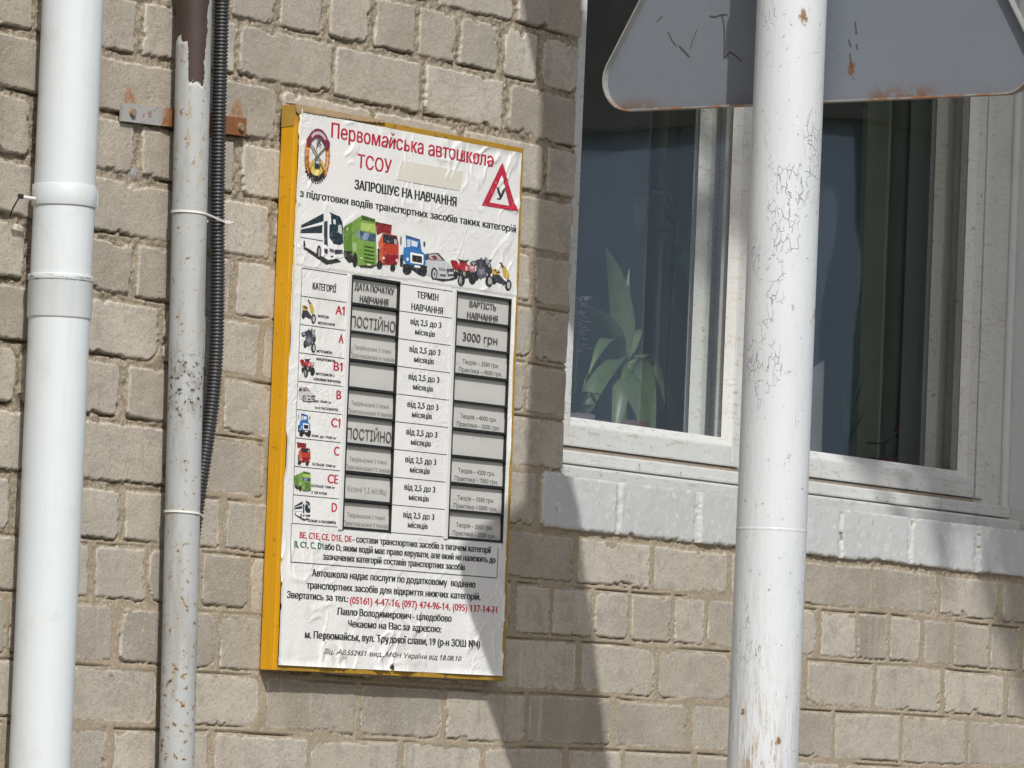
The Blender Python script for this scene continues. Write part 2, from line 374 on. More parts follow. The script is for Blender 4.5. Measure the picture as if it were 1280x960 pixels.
MB().box(ox0-0.08, ox1+0.08, 0.235, 0.62, 2.105, 2.135, 0.004).build('inner_window_sill', M_JOIN2, house)

# window: outer frame as the part, sashes, panes and ledges its sub-parts
fr = MB()
fr.box(1.664, ox1-0.004, 0.100, 0.150, 2.05, oz1, 0.004); fr.box(1.694, ox1-0.006, 0.1505, 0.235, 2.05, oz1, 0.002)      # right jamb
fr.box(1.664, 1.694, 0.092, 0.0985, 2.10, oz1, 0.002)         # raised inner bead of the frame
fr.box(ox0+0.004, 0.128, 0.100, 0.235, 2.05, oz1, 0.004)
fr.box(0.128, 1.664, 0.100, 0.235, oz1-0.07, oz1, 0.004)
fr.box(0.128, 1.664, 0.104, 0.235, 2.03, 2.097, 0.002)
fr.box(0.7555, 0.865, 0.107, 0.150, 2.097, oz1-0.07, 0.004); fr.box(0.786, 0.836, 0.1505, 0.235, 2.097, oz1-0.07, 0.002)     # mullion
win = fr.build('window', M_JOIN, house)
M_DIRT = simple('dirty bare wood', (0.30, 0.245, 0.195), 0.9, 0.45, 60, 120, 0.001)
MB().box(ox0+0.006, ox1-0.006, 0.1005, 0.1035, 2.0900, 2.0985).build('bare_strip', M_DIRT, win)
def sash(x0, x1, z0, z1, y0, d, st, name='sash', mat=M_JOIN, rail=None):
    rail = rail or st
    s = MB()
    s.box(x0, x0+st, y0, y0+d, z0, z1, 0.003); s.box(x1-st, x1, y0, y0+d, z0, z1, 0.003)
    s.box(x0+st, x1-st, y0+0.0008, y0+d, z0, z0+rail, 0.003); s.box(x0+st, x1-st, y0+0.0008, y0+d, z1-st, z1, 0.003)
    s.build(name, mat, win)
    # sloping glazing putty round the pane
    g = MB(); b = 0.016; yg = y0+0.017
    for (a0, a1, c0, c1) in ((x0+st, x1-st, z0+rail, z1-st),):
        o = [(a0, y0+0.003, c0), (a1, y0+0.003, c0), (a1, y0+0.003, c1), (a0, y0+0.003, c1)]
        i = [(a0+b, yg, c0+b), (a1-b, yg, c0+b), (a1-b, yg, c1-b), (a0+b, yg, c1-b)]
        g.add(o+i, [(0, 1, 5, 4), (1, 2, 6, 5), (2, 3, 7, 6), (3, 0, 4, 7)])
    g.build('glazing_putty', mat, win)
    mobj('pane', [(x0+st-.004, yg+0.001, z0+rail-.004), (x1-st+.004, yg+0.001, z0+rail-.004), (x1-st+.004, yg+0.001, z1-st+.004), (x0+st-.004, yg+0.001, z1-st+.004)], [(0, 1, 2, 3)], M_GLASS if name == 'sash' else M_GLASS2, win)
def m_glass(name, wav, tint, k):
    m = NM(name); nt_ = m.nt; nt_.nodes.remove(m.b)
    tr = m.n('ShaderNodeBsdfTransparent'); tr.inputs[0].default_value = (*tint, 1)
    gl = m.n('ShaderNodeBsdfGlossy'); gl.inputs['Roughness'].default_value = 0.015; gl.inputs[0].default_value = (0.95, 0.97, 1, 1)
    nb = m.bump(m.noise(3.0, 1, 0.4), wav); m.l(nb, gl.inputs['Normal'])
    dt = m.n('ShaderNodeVectorMath', operation='DOT_PRODUCT'); m.l(m.geo.outputs['Incoming'], dt.inputs[0]); m.l(m.geo.outputs['Normal'], dt.inputs[1])
    sch = m.math('POWER', m.math('SUBTRACT', 1.0, m.math('ABSOLUTE', dt.outputs['Value'])), 5.0)      # same from either side
    dust = m.mul(m.ramp(m.noise(14, 5, .7), .5, .75), .012)
    f = m.math('MULTIPLY', m.math('ADD', m.mul(sch, .96), .04), k, True)
    mx = m.n('ShaderNodeMixShader'); m.l(f, mx.inputs[0]); m.l(tr.outputs[0], mx.inputs[1]); m.l(gl.outputs[0], mx.inputs[2])
    df = m.n('ShaderNodeBsdfDiffuse'); df.inputs[0].default_value = (.5, .5, .48, 1); m2 = m.n('ShaderNodeMixShader')
    m.l(dust, m2.inputs[0]); m.l(mx.outputs[0], m2.inputs[1]); m.l(df.outputs[0], m2.inputs[2])
    m.l(m2.outputs[0], m.out.inputs[0]); return m.m
M_GLASS = m_glass('outer pane glass', 0.0008, (0.95, 0.96, 0.955), 1.7)
M_GLASS2 = m_glass('inner pane glass', 0.0014, (0.92, 0.94, 0.935), 1.5)
sash(0.133, 0.7515, 2.1005, oz1-0.075, 0.095, 0.045, 0.030, rail=0.040)
sash(0.869, 1.6605, 2.1005, oz1-0.075, 0.095, 0.045, 0.030, rail=0.038)
sash(0.145, 0.7840, 2.098, oz1-0.075, 0.190, 0.040, 0.036, 'inner_sash', M_JOIN2)
sash(0.838, 1.6920, 2.098, oz1-0.075, 0.190, 0.040, 0.036, 'inner_sash', M_JOIN2)
MB().box(ox0+0.002, ox1-0.002, 0.078, 0.0985, 2.066, 2.0905, 0.004).build('ledge', M_JOIN, win)
MB().box(ox0-0.004, ox1-0.003, 0.050, 0.0995, 2.0345, 2.0605, 0.005).build('ledge', M_JOIN, win)
cv = MB(); cv.tube([(ox1-0.004, 0.094, 2.05), (ox1-0.006, 0.094, 2.4), (ox1-0.004, 0.093, 3.0), (ox1-0.005, 0.094, oz1)], 0.010, 8)
cv.build('plaster_fillet', M_PLASTER, win)

# ------------------------------------------------------------------ WHITE PLASTIC DOWNPIPE
def m_pvc():
    m = NM('white plastic pipe'); o = m.sep()
    c = m.mix(m.noise(5, 3), (0.515, 0.565, 0.60), (0.575, 0.62, 0.65))
    c = m.mix(m.mul(m.ramp(m.noise(90, 3, 0.7), 0.70, 0.76), 0.7), c, (0.30, 0.29, 0.27))
    c = m.mix(m.mul(m.ramp(m.noise(1, 4, 0.7, m.scale(m.P, (50, 50, 3))), 0.50, 0.70), 0.30), c, (0.50, 0.49, 0.45))
    c = m.mix(m.mul(m.ramp(m.noise(11, 6, 0.75), 0.54, 0.66), 0.30), c, (0.47, 0.46, 0.43))
    c = m.mix(m.mul(m.ramp(m.noise(45, 4, 0.7, m.scale(m.P, (1, 1, 6))), 0.5, 0.62), m.mul(m.ramp(o[2], 2.236, 2.243), m.ramp(o[2], 2.243, 2.250, True))), c, (0.10, 0.09, 0.08))
    return m.done(c, 0.32, m.bump(m.noise(6, 2), 0.0016), 0.5)
M_PVC = m_pvc()
def wx(z): return -1.5132+(2.6934-z)*0.0079
dp = thing('drainpipe', 'smooth white plastic rainwater pipe at the left edge with a clamp and coupling', 'drainpipe', (wx(0.1), -0.062, 0.1))
def wpt(z): return (wx(z)-wx(0.1), 0, z-0.1)
R0 = 0.0492
MB().tube([wpt(0.1), wpt(2.19)], R0, 48).build('pipe_section', M_PVC, dp)
MB().tube([wpt(2.237), wpt(4.55)], R0, 48).build('pipe_section', M_PVC, dp)
MB().tube([wpt(z) for z in (2.180, 2.1805, 2.1825, 2.183, 2.2405, 2.2409, 2.2414, 2.2418, 2.2492, 2.2496, 2.2500, 2.2504)], [R0, R0+.0008, R0+.0022, R0+.0024, R0+.0024, R0+.0026, R0+.0038, R0+.0040, R0+.0040, R0+.0038, R0+.0004, R0], 64).build('coupling', M_PVC, dp)
cl = MB().tube([wpt(z) for z in (2.360, 2.3602, 2.3606, 2.361, 2.3932, 2.3936, 2.394, 2.3942)], [R0+.0003, R0+.0020, R0+.0026, R0+.0028, R0+.0028, R0+.0026, R0+.0020, R0+.0003], 64).build('clamp', M_PVC, dp)
z0_ = 2.366; xx = wx(z0_)-wx(0.1)
zc_ = z0_-0.1+.002
MB().tube([(-.070, .017, zc_), (-.103, .017, zc_-.001)], 0.0030, 12).build('screw', simple('pale screw', (0.62, 0.62, 0.62), 0.4), cl)
MB().tube([(-.102, .017, zc_), (-.108, .017, zc_)], 0.0042, 12).tube([(-.104, .020, zc_), (-.094, .042, zc_-.018), (-.084, .056, zc_-.03)], .0012, 8).build('screw_head', M_GROOVE, cl)
MB().box(xx+0.040, xx+0.075, -0.008, 0.040, 2.366-0.1, 2.3945-0.1, 0.002).build('clamp_ear', M_PVC, cl)

# ------------------------------------------------------------------ GREY STEEL PIPE
def m_greypipe():
    m = NM('flaking grey paint on steel'); o = m.sep()
    c = m.mix(m.noise(8, 4), (0.315, 0.335, 0.345), (0.41, 0.43, 0.44))
    c = m.mix(m.mul(m.ramp(m.noise(1, 4, 0.65, m.scale(m.P, (30, 30, 5))), 0.48, 0.66), 0.7), c, (0.275, 0.27, 0.25))
    c = m.mix(m.mul(m.ramp(m.noise(300, 2), 0.60, 0.70), 0.4), c, (0.30, 0.30, 0.29))
    # rust specks: thicker towards the bottom and in one band
    low = m.ramp(o[2], 1.45, 2.05, True)
    sp = m.noise(95, 4, 0.6)
    thr = m.math('SUBTRACT', sp, m.mul(m.math('SUBTRACT', 1.0, low), 0.055))
    c = m.mix(m.mul(m.ramp(thr, 0.565, 0.60), 0.9), c, (0.27, 0.175, 0.075))
    c = m.mix(m.ramp(thr, 0.625, 0.65), c, (0.075, 0.05, 0.032))
    band = m.mul(m.ramp(o[2], 2.03, 2.08), m.ramp(o[2], 2.12, 2.18, True))
    c = m.mix(m.mul(band, m.mul(m.ramp(m.noise(60, 5, 0.7), 0.46, 0.64), .7)), c, (0.19, 0.17, 0.15))
    c = m.mix(m.mul(band, m.ramp(m.noise(120, 3, 0.6), 0.58, 0.62)), c, (0.04, 0.035, 0.03))
    # flaked strip down the street side of the pipe
    fl = m.mul(m.ramp(m.noise(1, 4, 0.6, m.scale(m.P, (90, 90, 30))), 0.58, 0.62), m.ramp(o[2], 2.35, 2.5))
    c = m.mix(m.mul(fl, 0.85), c, (0.33, 0.29, 0.22))
    # bare dark top, its edge torn
    edge = m.math('ADD', o[2], m.mul(m.math('SUBTRACT', m.noise(60, 4, 0.6), 0.5), 0.055))
    sr = m.math('SUBTRACT', m.mul(m.math('ADD', o[0], 1.1805), 0.575), m.mul(m.math('ADD', o[1], 0.046), 0.817))
    srn = m.math('ADD', sr, m.mul(m.math('SUBTRACT', m.noise(70, 4, 0.6), 0.5), 0.010))
    sx = m.mul(m.mul(m.ramp(srn, -0.008, -0.004), m.ramp(srn, 0.0195, 0.0215, True)), 0.068)
    sx = m.math('SUBTRACT', sx, m.mul(m.ramp(srn, 0.0215, 0.0235), 0.3))
    e2 = m.math('ADD', edge, sx)
    top = m.ramp(e2, 2.668, 2.6705)
    rim = m.mul(m.ramp(e2, 2.655, 2.668), m.ramp(e2, 2.668, 2.671, True))
    c = m.mix(m.mul(rim, 0.7), c, (0.62, 0.62, 0.60))
    bare = m.mix(m.noise(30, 4), (0.035, 0.022, 0.019), (0.065, 0.042, 0.036))
    c = m.mix(top, c, bare)
    hb = m.math('SUBTRACT', m.mul(m.noise(70, 4), 0.5), m.mul(top, 1.2))
    return m.done(c, 0.55, m.bump(hb, 0.0012), 0.4)
M_GPIPE = m_greypipe()
gp = thing('steel_pipe', 'thin grey painted steel pipe with rust specks and a bare dark brown top', 'pipe', (-1.0877, -0.046, 0.1))
def gx(z): return -1.1379+(1.4735-z)*0.0366+1.0877
def gpt(z): return (gx(z), 0, z-0.1)
MB().tube([gpt(z) for z in np.linspace(0.1, 4.5, 60)], 0.0292, 36).build('tube', M_GPIPE, gp)
def m_strap():
    m = NM('rusty galvanised strap'); o = m.sep()
    rust = m.mix(m.noise(60, 5, 0.7), (0.13, 0.05, 0.018), (0.27, 0.115, 0.04))
    zinc = m.mix(m.noise(40, 3), (0.27, 0.28, 0.285), (0.34, 0.35, 0.35))
    f = m.math('ADD', m.ramp(o[0], -1.225, -1.190), m.mul(m.ramp(m.noise(45, 4, 0.65), 0.60, 0.68), 0.8), True)
    return m.done(m.mix(f, zinc, rust), 0.7, m.bump(m.noise(90, 4), 0.0008), 0.4)
st_ = MB(); ol = gp.location
xs_ = [-1.312, -1.26, -1.215, -1.195, -1.145, -1.125, -1.06, -0.984]; ys_ = [-0.009, -0.009, -0.009, -0.0125, -0.0125, -0.009, -0.009, -0.009]
V = []; F = []
for x, y in zip(xs_, ys_):
    zc = 2.540+(x+1.312)*0.045
    for (dy, dz) in ((0, -.015), (0, .015), (.006, .015), (.006, -.015)): V.append((x-ol.x, y+dy-ol.y, zc+dz-ol.z))
for i in range(len(xs_)-1):
    for k in range(4): F.append((i*4+k, i*4+(k+1) % 4, i*4+4+(k+1) % 4, i*4+4+k))
F += [(3, 2, 1, 0), tuple(len(V)-4+k for k in range(4))]
st_.add(V, F)
sto = st_.build('strap', m_strap(), gp)
for bx, bz in ((-1.288, 2.542), (-1.001, 2.553)):
    MB().tube([(bx-ol.x, -0.009-ol.y, bz-ol.z), (bx-ol.x, -0.0145-ol.y, bz-ol.z)], [0.0075, 0.0062], 12).build('bolt', simple('worn bolt', (0.24, 0.17, 0.11), 0.6, 0.4, 90), sto)

# ------------------------------------------------------------------ CORRUGATED CONDUIT AND TIES
pts = [(-1.150, .9), (-1.128, 1.2), (-1.104, 1.4741), (-1.098, 1.75), (-1.0913, 1.8984), (-1.0785, 1.9926), (-1.0683, 2.0731), (-1.0635, 2.1538), (-1.0663, 2.2205), (-1.0706, 2.3073), (-1.0835, 2.3932), (-1.0985, 2.55), (-1.1123, 2.7525), (-1.135, 3.3), (-1.15, 4.5)]
zz = np.array([p[1] for p in pts]); xxs = np.array([p[0] for p in pts])
yy = np.interp(zz, [.9, 1.75, 1.95, 2.1, 2.3, 2.55, 2.75, 4.5], [-.018, -.018, -.026, -.030, -.030, -.040, -.046, -.046])
path = []; rr = []
z = 0.9; k = 0
def sm_interp(z):      # smoothed x(z), y(z)
    q = np.array([z-.06, z-.03, z, z+.03, z+.06]); wq = np.array([1, 2, 3, 2, 1])/9
    return float((np.interp(q, zz, xxs)*wq).sum()), float((np.interp(q, zz, yy)*wq).sum())
while z < 4.5:
    x, y = sm_interp(z)
    path.append((x, y, z)); rr.append((0.0108, 0.0131, 0.0133, 0.0110)[k % 4])
    z += (0.0012, 0.0022, 0.0012, 0.0014)[k % 4]; k += 1
cd = MB().tube(path, rr, 14).build('corrugated_conduit', simple('black ribbed plastic', (0.035, 0.037, 0.042), 0.42, 0.2, 60, spec=0.5), None)
tag(cd, 'black ribbed plastic conduit running behind the grey steel pipe', 'conduit')
M_TIE = simple('white nylon', (0.66, 0.66, 0.64), 0.4)
def tie(z, cxr, cyr, tail, label):
    x = gx(z)-1.0877; loop = []
    # flat loop round both pipe and conduit
    pa, pb = (x, -0.046, 0.0300), cxr
    for t in np.linspace(rad(75), rad(285), 22): loop.append((pa[0]+cos(t)*pa[2], pa[1]+sin(t)*pa[2]))
    for t in np.linspace(rad(285), rad(435), 14): loop.append((pb[0]+cos(t)*pb[2], pb[1]+sin(t)*pb[2]))
    V = []; F = []; n = len(loop)
    mx = sum(p[0] for p in loop)/n; my = sum(p[1] for p in loop)/n
    for i, (a, b) in enumerate(loop):
        d = Vector((a-mx, b-my)).normalized(); dzz = (a-x)*0.04
        for (o, h) in ((0, -.0018), (.0014, -.0018), (.0014, .0018), (0, .0018)): V.append((a+d.x*o, b+d.y*o, z+h-dzz))
    for i in range(n):
        for k in range(4): F.append((i*4+k, i*4+(k+1) % 4, ((i+1) % n)*4+(k+1) % 4, ((i+1) % n)*4+k))
    b = MB().add(V, F)
    if tail:
        e = (pb[0]+pb[2]*0.6, pb[1]-pb[2]*0.9)
        b.box(e[0]-.002, e[0]+.006, e[1]-.006, e[1]+.001, z-.007, z-.001, .0008)
        b.tube([(e[0]+.004, e[1]-.003, z-.003), (e[0]+.009, e[1]-.004, z-.004), (e[0]+.014, e[1]-.004, z-.003)], 0.0016, 8)
    return tag(b.build('cable_tie', M_TIE), label, 'cable tie', 'white cable ties round the grey pipe')
cxy = sm_interp(2.386); tie(2.387, (cxy[0], cxy[1], 0.0138), None, True, 'white cable tie with a short tail, the upper one round the grey pipe and conduit')
cxy = sm_interp(1.893); tie(1.893, (cxy[0], cxy[1], 0.0138), None, False, 'white cable tie without a tail, lower one where the conduit goes behind the grey pipe')

# ------------------------------------------------------------------ NOTICE BOARD
BW, BH = 0.6775, 0.9612
board = thing('notice_board', 'driving school notice board in a yellow wooden frame, wrinkled white poster with price table', 'notice board', (-0.872, 0, 1.6445), rot=(0, -0.0096, 0))
def m_yellow():
    m = NM('weathered yellow wood'); o = m.sep(m.objco())
    c = m.mix(m.noise(1, 5, 0.65, m.scale(m.objco(), (60, 60, 5))), (0.50, 0.245, 0.004), (0.63, 0.325, 0.007))
    c = m.mix(m.mul(m.ramp(m.noise(70, 4, 0.7), 0.62, 0.70), 0.8), c, (0.20, 0.11, 0.02))
    top = m.mul(m.ramp(o[2], 0.925, 0.94), 0.45)
    c = m.mix(top, c, (0.24, 0.16, 0.05))
    return m.done(c, 0.5, m.bump(m.noise(1, 4, 0.6, m.scale(m.objco(), (160, 160, 14))), 0.0012), 0.4)
def m_yellow2():
    m = NM('grimy yellow rail')
    c = m.mix(m.noise(1, 5, 0.65, m.scale(m.objco(), (8, 60, 60))), (0.27, 0.155, 0.02), (0.46, 0.27, 0.025))
    c = m.mix(m.mul(m.ramp(m.noise(60, 4, 0.7), 0.56, 0.66), 0.8), c, (0.13, 0.08, 0.03))
    return m.done(c, 0.6, m.bump(m.noise(40, 4), 0.0015), 0.4)
M_Y = m_yellow(); M_Y2 = m_yellow2()
MB().box(0, 0.0125, -0.0315, -0.003, 0, BH, 0.0015).build('side_rail', M_Y, board)
MB().box(BW-0.0125, BW, -0.0315, -0.003, 0, BH, 0.0015).build('side_rail', M_Y2, board)
MB().box(0.0126, BW-0.0126, -0.0312, -0.003, 0.0002, 0.0125, 0.0015).build('bottom_rail', M_Y2, board)
MB().box(0.0126, BW-0.0126, -0.0312, -0.003, BH-0.0125, BH-0.0002, 0.0015).build('top_rail', M_Y2, board)
MB().box(0.0126, BW-0.0126, -0.0235, -0.004, 0.0126, BH-0.0126).build('backing_panel', simple('board backing', (0.06, 0.06, 0.06), 0.8), board)

C2 = (0.1755, 0.3180); C4 = (0.4850, 0.6555); VT, VB = 0.6850, 0.2495
ROWV = [0.6850]+[0.6375-0.0484*k for k in range(9)]            # table lines
def hcut(u, v):
    return (((u > C2[0]) & (u < C2[1])) | ((u > C4[0]) & (u < C4[1]))) & (v > VB) & (v < VT)
def pwr(u, v):       # wrinkle height of the pasted paper (metres, outwards)
    u = np.asarray(u, float); v = np.asarray(v, float)
    wu = u+0.024*vn(u*11, v*11, 201)+0.010*vn(u*31, v*31, 221); wv = v+0.024*vn(u*11, v*11, 202)+0.010*vn(u*31, v*31, 222)
    d1 = wu*0.62+wv*0.78; d2 = wu*0.78-wv*0.62
    r1 = np.exp(-(vn(d2*30, d1*15, 203)/0.11)**2)*np.clip(vn(u*19, v*19, 204)*2.4-0.15, 0, 1)
    r2 = np.exp(-(vn(d1*27, d2*14, 205)/0.11)**2)*np.clip(vn(u*17+3, v*17, 206)*2.4-0.25, 0, 1)
    r3 = np.exp(-(vn(wu*34, wv*9, 207)/0.12)**2)*np.clip(vn(u*12, v*12+5, 208)*2.4-0.25, 0, 1)
    e = np.minimum(np.minimum(u-0.009, BW-0.009-u), np.minimum(v-0.009, BH-0.009-v))
    edge = 0.55+0.9*np.exp(-e/0.07)
    low = 0.75+0.55*np.clip((0.17-v)/0.1, 0, 1)+0.35*np.clip((v-0.75)/0.12, 0, 1)
    tab = np.where((v < VT+.004) & (v > VB-.004), 0.25, 1.0)
    h = (0.0019*r1+0.0019*r2+0.0019*r3)*edge*low*tab+0.0005*vn(u*14, v*14, 209)*tab
    h = h+0.0013*(v > 0.6905+0.004*vn(u*14, v*0, 210))*1.0
    h = h+0.0030*np.clip(1-e/0.012, 0, 1)**2*np.clip(vn(u*16, v*16, 211)*1.6, 0, 1)
    return h
PY = -0.0322
def m_poster():
    m = NM('pasted white poster paper'); co = m.objco()
    c = m.mix(m.noise(6, 4, 0.6, co), (0.66, 0.67, 0.67), (0.735, 0.74, 0.735))
    c = m.mix(m.mul(m.ramp(m.noise(9, 6, 0.75, co), 0.52, 0.68), 0.35), c, (0.50, 0.48, 0.43))
    c = m.mix(m.mul(m.ramp(m.noise(150, 3, 0.7, co), 0.68, 0.75), 0.35), c, (0.30, 0.28, 0.24))
    return m.done(c, 0.48, m.bump(m.mul(m.noise(42, 4, 0.7, co, 1.5), m.ramp(m.noise(5, 2, .5, co), .42, .60)), 0.0026), 0.45)
M_POST = m_poster()
us = np.arange(0.009, BW-0.0085, 0.0022); vs = np.arange(0.009, BH-0.0085, 0.0022)
U, Vv = np.meshgrid(us, vs); hh = pwr(U, Vv)
idx = np.arange(U.size).reshape(U.shape)
uc = (U[:-1, :-1]+U[1:, 1:])/2; vc = (Vv[:-1, :-1]+Vv[1:, 1:])/2
mk = ~hcut(uc, vc)
mk &= ~(np.hypot(uc-0.334, vc-0.0145) < 0.0075)              # torn round the lower nail
q = np.stack([idx[:-1, :-1][mk], idx[:-1, 1:][mk], idx[1:, 1:][mk], idx[1:, :-1][mk]], 1)
co = np.stack([U.ravel(), PY-hh.ravel(), Vv.ravel()], 1)
po = mobj('poster', co.tolist(), q.tolist(), M_POST, board, True)

def m_print():
    m = NM('printing ink'); a = m.n('ShaderNodeAttribute', attribute_name='ink')
    c = m.mix(m.mul(m.ramp(m.noise(140, 4, 0.7, m.objco()), 0.55, 0.72), 0.35), a.outputs['Color'], (0.55, 0.55, 0.55))
    return m.done(c, 0.5, None, 0.4)
M_INK = m_print()
INK = {'r': (0.42, 0.016, 0.045), 'k': (0.022, 0.022, 0.026), 'g': (0.015, 0.12, 0.05), 'i': (0.035, 0.035, 0.04), 'd': (0.055, 0.055, 0.06), 'f': (0.155, 0.15, 0.145), 'm': (0.085, 0.085, 0.085)}
def set_ink(me, cols):
    at = me.attributes.new('ink', 'FLOAT_COLOR', 'FACE')
    at.data.foreach_set('color', np.array([(*c, 1) for c in cols], np.float32).ravel())
def ybase(u, v, on):
    return PY-pwr(u, v)-0.00045 if on is None else np.full(np.shape(u), on)
_font_cache = {}
def _raw(s):
    if s not in _font_cache:
        c = bpy.data.curves.new('tmp', 'FONT'); c.body = s; c.size = 1; c.resolution_u = 3
        o = bpy.data.objects.new('tmp', c); COL.objects.link(o)
        dg = bpy.context.evaluated_depsgraph_get(); dg.update()
        me = o.evaluated_get(dg).to_mesh()
        _font_cache[s] = (np.array([x.co[:2] for x in me.vertices]), [tuple(p.vertices) for p in me.polygons])
        o.evaluated_get(dg).to_mesh_clear(); bpy.data.objects.remove(o); bpy.data.curves.remove(c)
    return _font_cache[s]
def _bx(a, b, c, d): return [[(a, c), (b, c), (b, d), (a, d)]]
def _bowl(x0, x1, y0, y1, st, n=12):
    sg = 1 if x1 > x0 else -1; r = (y1-y0)/2; cy = (y0+y1)/2; xc = x1-sg*r*.95
    O = [(x0, y1)]+[(xc+sg*cos(t)*r*.95, cy+sin(t)*r) for t in np.linspace(pi/2, -pi/2, n)]+[(x0, y0)]
    I = [(x0, y1-st)]+[(xc+sg*cos(t)*(r*.95-st), cy+sin(t)*(r-st)) for t in np.linspace(pi/2, -pi/2, n)]+[(x0, y0+st)]
    return [[O[i], O[i+1], I[i+1], I[i]] for i in range(n+1)]
def _ring(cx, cy, rx, ry, st, n=20):
    P = [(cos(2*pi*i/n), sin(2*pi*i/n)) for i in range(n)]
    return [[(cx+P[i-1][0]*rx, cy+P[i-1][1]*ry), (cx+P[i][0]*rx, cy+P[i][1]*ry), (cx+P[i][0]*(rx-st), cy+P[i][1]*(ry-st)), (cx+P[i-1][0]*(rx-st), cy+P[i-1][1]*(ry-st))] for i in range(n)]
# letters whose built-in outlines do not fill properly, rebuilt from bars and bowls: x extent, pieces
GLYPH = {'н': (.075, .509, _bx(.075, .163, 0, .542)+_bx(.421, .509, 0, .542)+_bx(.163, .421, .238, .319)),
 'Р': (.086, .584, _bx(.086, .18, 0, .728)+_bowl(.18, .584, .27, .728, .088)),
 'Ь': (.086, .597, _bx(.086, .18, 0, .728)+_bowl(.18, .597, 0, .44, .088)),
 'Я': (.031, .556, _bx(.462, .556, 0, .728)+_bowl(.462, .045, .29, .728, .088)+[[(.031, 0), (.14, 0), (.335, .292), (.23, .292)]]),
 'ь': (.075, .505, _bx(.075, .163, 0, .542)+_bowl(.163, .505, 0, .335, .078)),
 'я': (.021, .475, _bx(.387, .475, 0, .542)+_bowl(.387, .035, .22, .542, .078)+[[(.021, 0), (.122, 0), (.285, .222), (.19, .222)]]),
 'ю': (.075, .787, _bx(.075, .163, 0, .542)+_bx(.163, .305, .238, .319)+_ring(.537, .27, .25, .281, .088))}
def glyphs(s, bold=0.0, shear=0.0):
    p = s.replace('н', 'п'); v, f = _raw(p); v = v.copy(); f = list(f)
    for i, ch in enumerate(s):                 
        if ch not in GLYPH: continue
        ga, gb, pcs = GLYPH[ch]; x = _raw(p[:i+1])[0][:, 0].max()-(0.508 if ch == 'н' else gb)
        f = [q for q in f if not all(x+ga-.004 < v[k][0] < x+gb+.004 for k in q)]
        for pc in pcs:
            n = len(v); v = np.vstack([v, [(x+a, b) for a, b in pc]]); f.append(tuple(range(n, n+len(pc))))
    used = sorted({k for q in f for k in q}); mp = {k: i for i, k in enumerate(used)}
    v = v[used]; f = [tuple(mp[k] for k in q) for q in f]
    if shear: v[:, 0] += v[:, 1]*shear
    return v, f
CAP = glyphs('Н')[0][:, 1].max()
def refine(uv, faces, L=.0036):
    bm = bmesh.new(); vs_ = [bm.verts.new((a, b, 0)) for a, b in uv]
    for f in faces:
        try: bm.faces.new([vs_[i] for i in f])
        except ValueError: pass
    bmesh.ops.triangulate(bm, faces=bm.faces[:])
    for _ in range(6):
        e = [e for e in bm.edges if e.calc_length() > L]
        if not e: break
        bmesh.ops.subdivide_edges(bm, edges=e, cuts=1); bmesh.ops.triangulate(bm, faces=[f for f in bm.faces if len(f.verts) > 3])
    bm.verts.index_update()
    r = np.array([v.co[:2] for v in bm.verts]), [tuple(v.index for v in f.verts) for f in bm.faces]
    bm.free(); return r
class Ink:
    """printed shapes gathered into one mesh lying on the poster (or on a card)"""
    def __init__(s, on=None): s.v = []; s.f = []; s.c = []; s.on = on; s.layer = 0; s.lift = 0
    def _push(s, uv, faces, col):
        uv = np.asarray(uv, float)
        if s.on is None and len(uv) and (np.ptp(uv[:, 1]) > .006): uv, faces = refine(uv, faces)
        y = ybase(uv[:, 0], uv[:, 1], s.on)-s.layer*0.00005-s.lift
        n = len(s.v); s.v += [(a, b, c) for (a, c), b in zip(uv, y)]
        s.f += [tuple(i+n for i in q) for q in faces]; s.c += [col]*len(faces)
    def text(s, t, u0, u1, v, cap, col, bold=0.004, shear=0.0, fat=0.0):
        g, f = glyphs(t, bold, shear); x0, x1 = g[:, 0].min(), g[:, 0].max()
        k = (u1-u0)/(x1-x0)
        for i, ch in enumerate(t):
            if ch == '1':
                xr = glyphs(t[:i+1])[0][:, 0].max()+(CAP*shear if shear else 0)-x0
                q = np.array([(xr-.05, CAP), (xr-.05, CAP*.80), (xr-.27, CAP*.62), (xr-.27, CAP*.76)])
                if shear: q[:, 0] += (q[:, 1]-CAP)*shear
                s.lift = .00009; s._push(np.stack([u0+q[:, 0]*k, v+q[:, 1]/CAP*cap], 1), [(0, 1, 2, 3)], col)
        for i, d in enumerate((-1, 0, 1) if fat else (0,)):          # heavier uprights
            s.lift = i*.00003; s._push(np.stack([u0+(g[:, 0]-x0)*k+d*fat*cap, v+g[:, 1]/CAP*cap], 1), f, col)
        s.lift = 0; return s
    def poly(s, p, col):
        s._push(p, [tuple(range(len(p)))], col); s.layer += 1; return s
    def line(s, a, b, wd, col):
        a = np.array(a); b = np.array(b); L = np.hypot(*(b-a)); n = max(1, int(L/0.004)); d = (b-a)/L; nn = np.array((-d[1], d[0]))*wd/2
        p = [a+(b-a)*i/n for i in range(n+1)]
        s._push([q+nn for q in p]+[q-nn for q in p], [(i, i+1, n+2+i, n+1+i) for i in range(n)], col); return s
    def build(s, name, parent):
        o = mobj(name, s.v, s.f, M_INK, parent); set_ink(o.data, s.c); return o

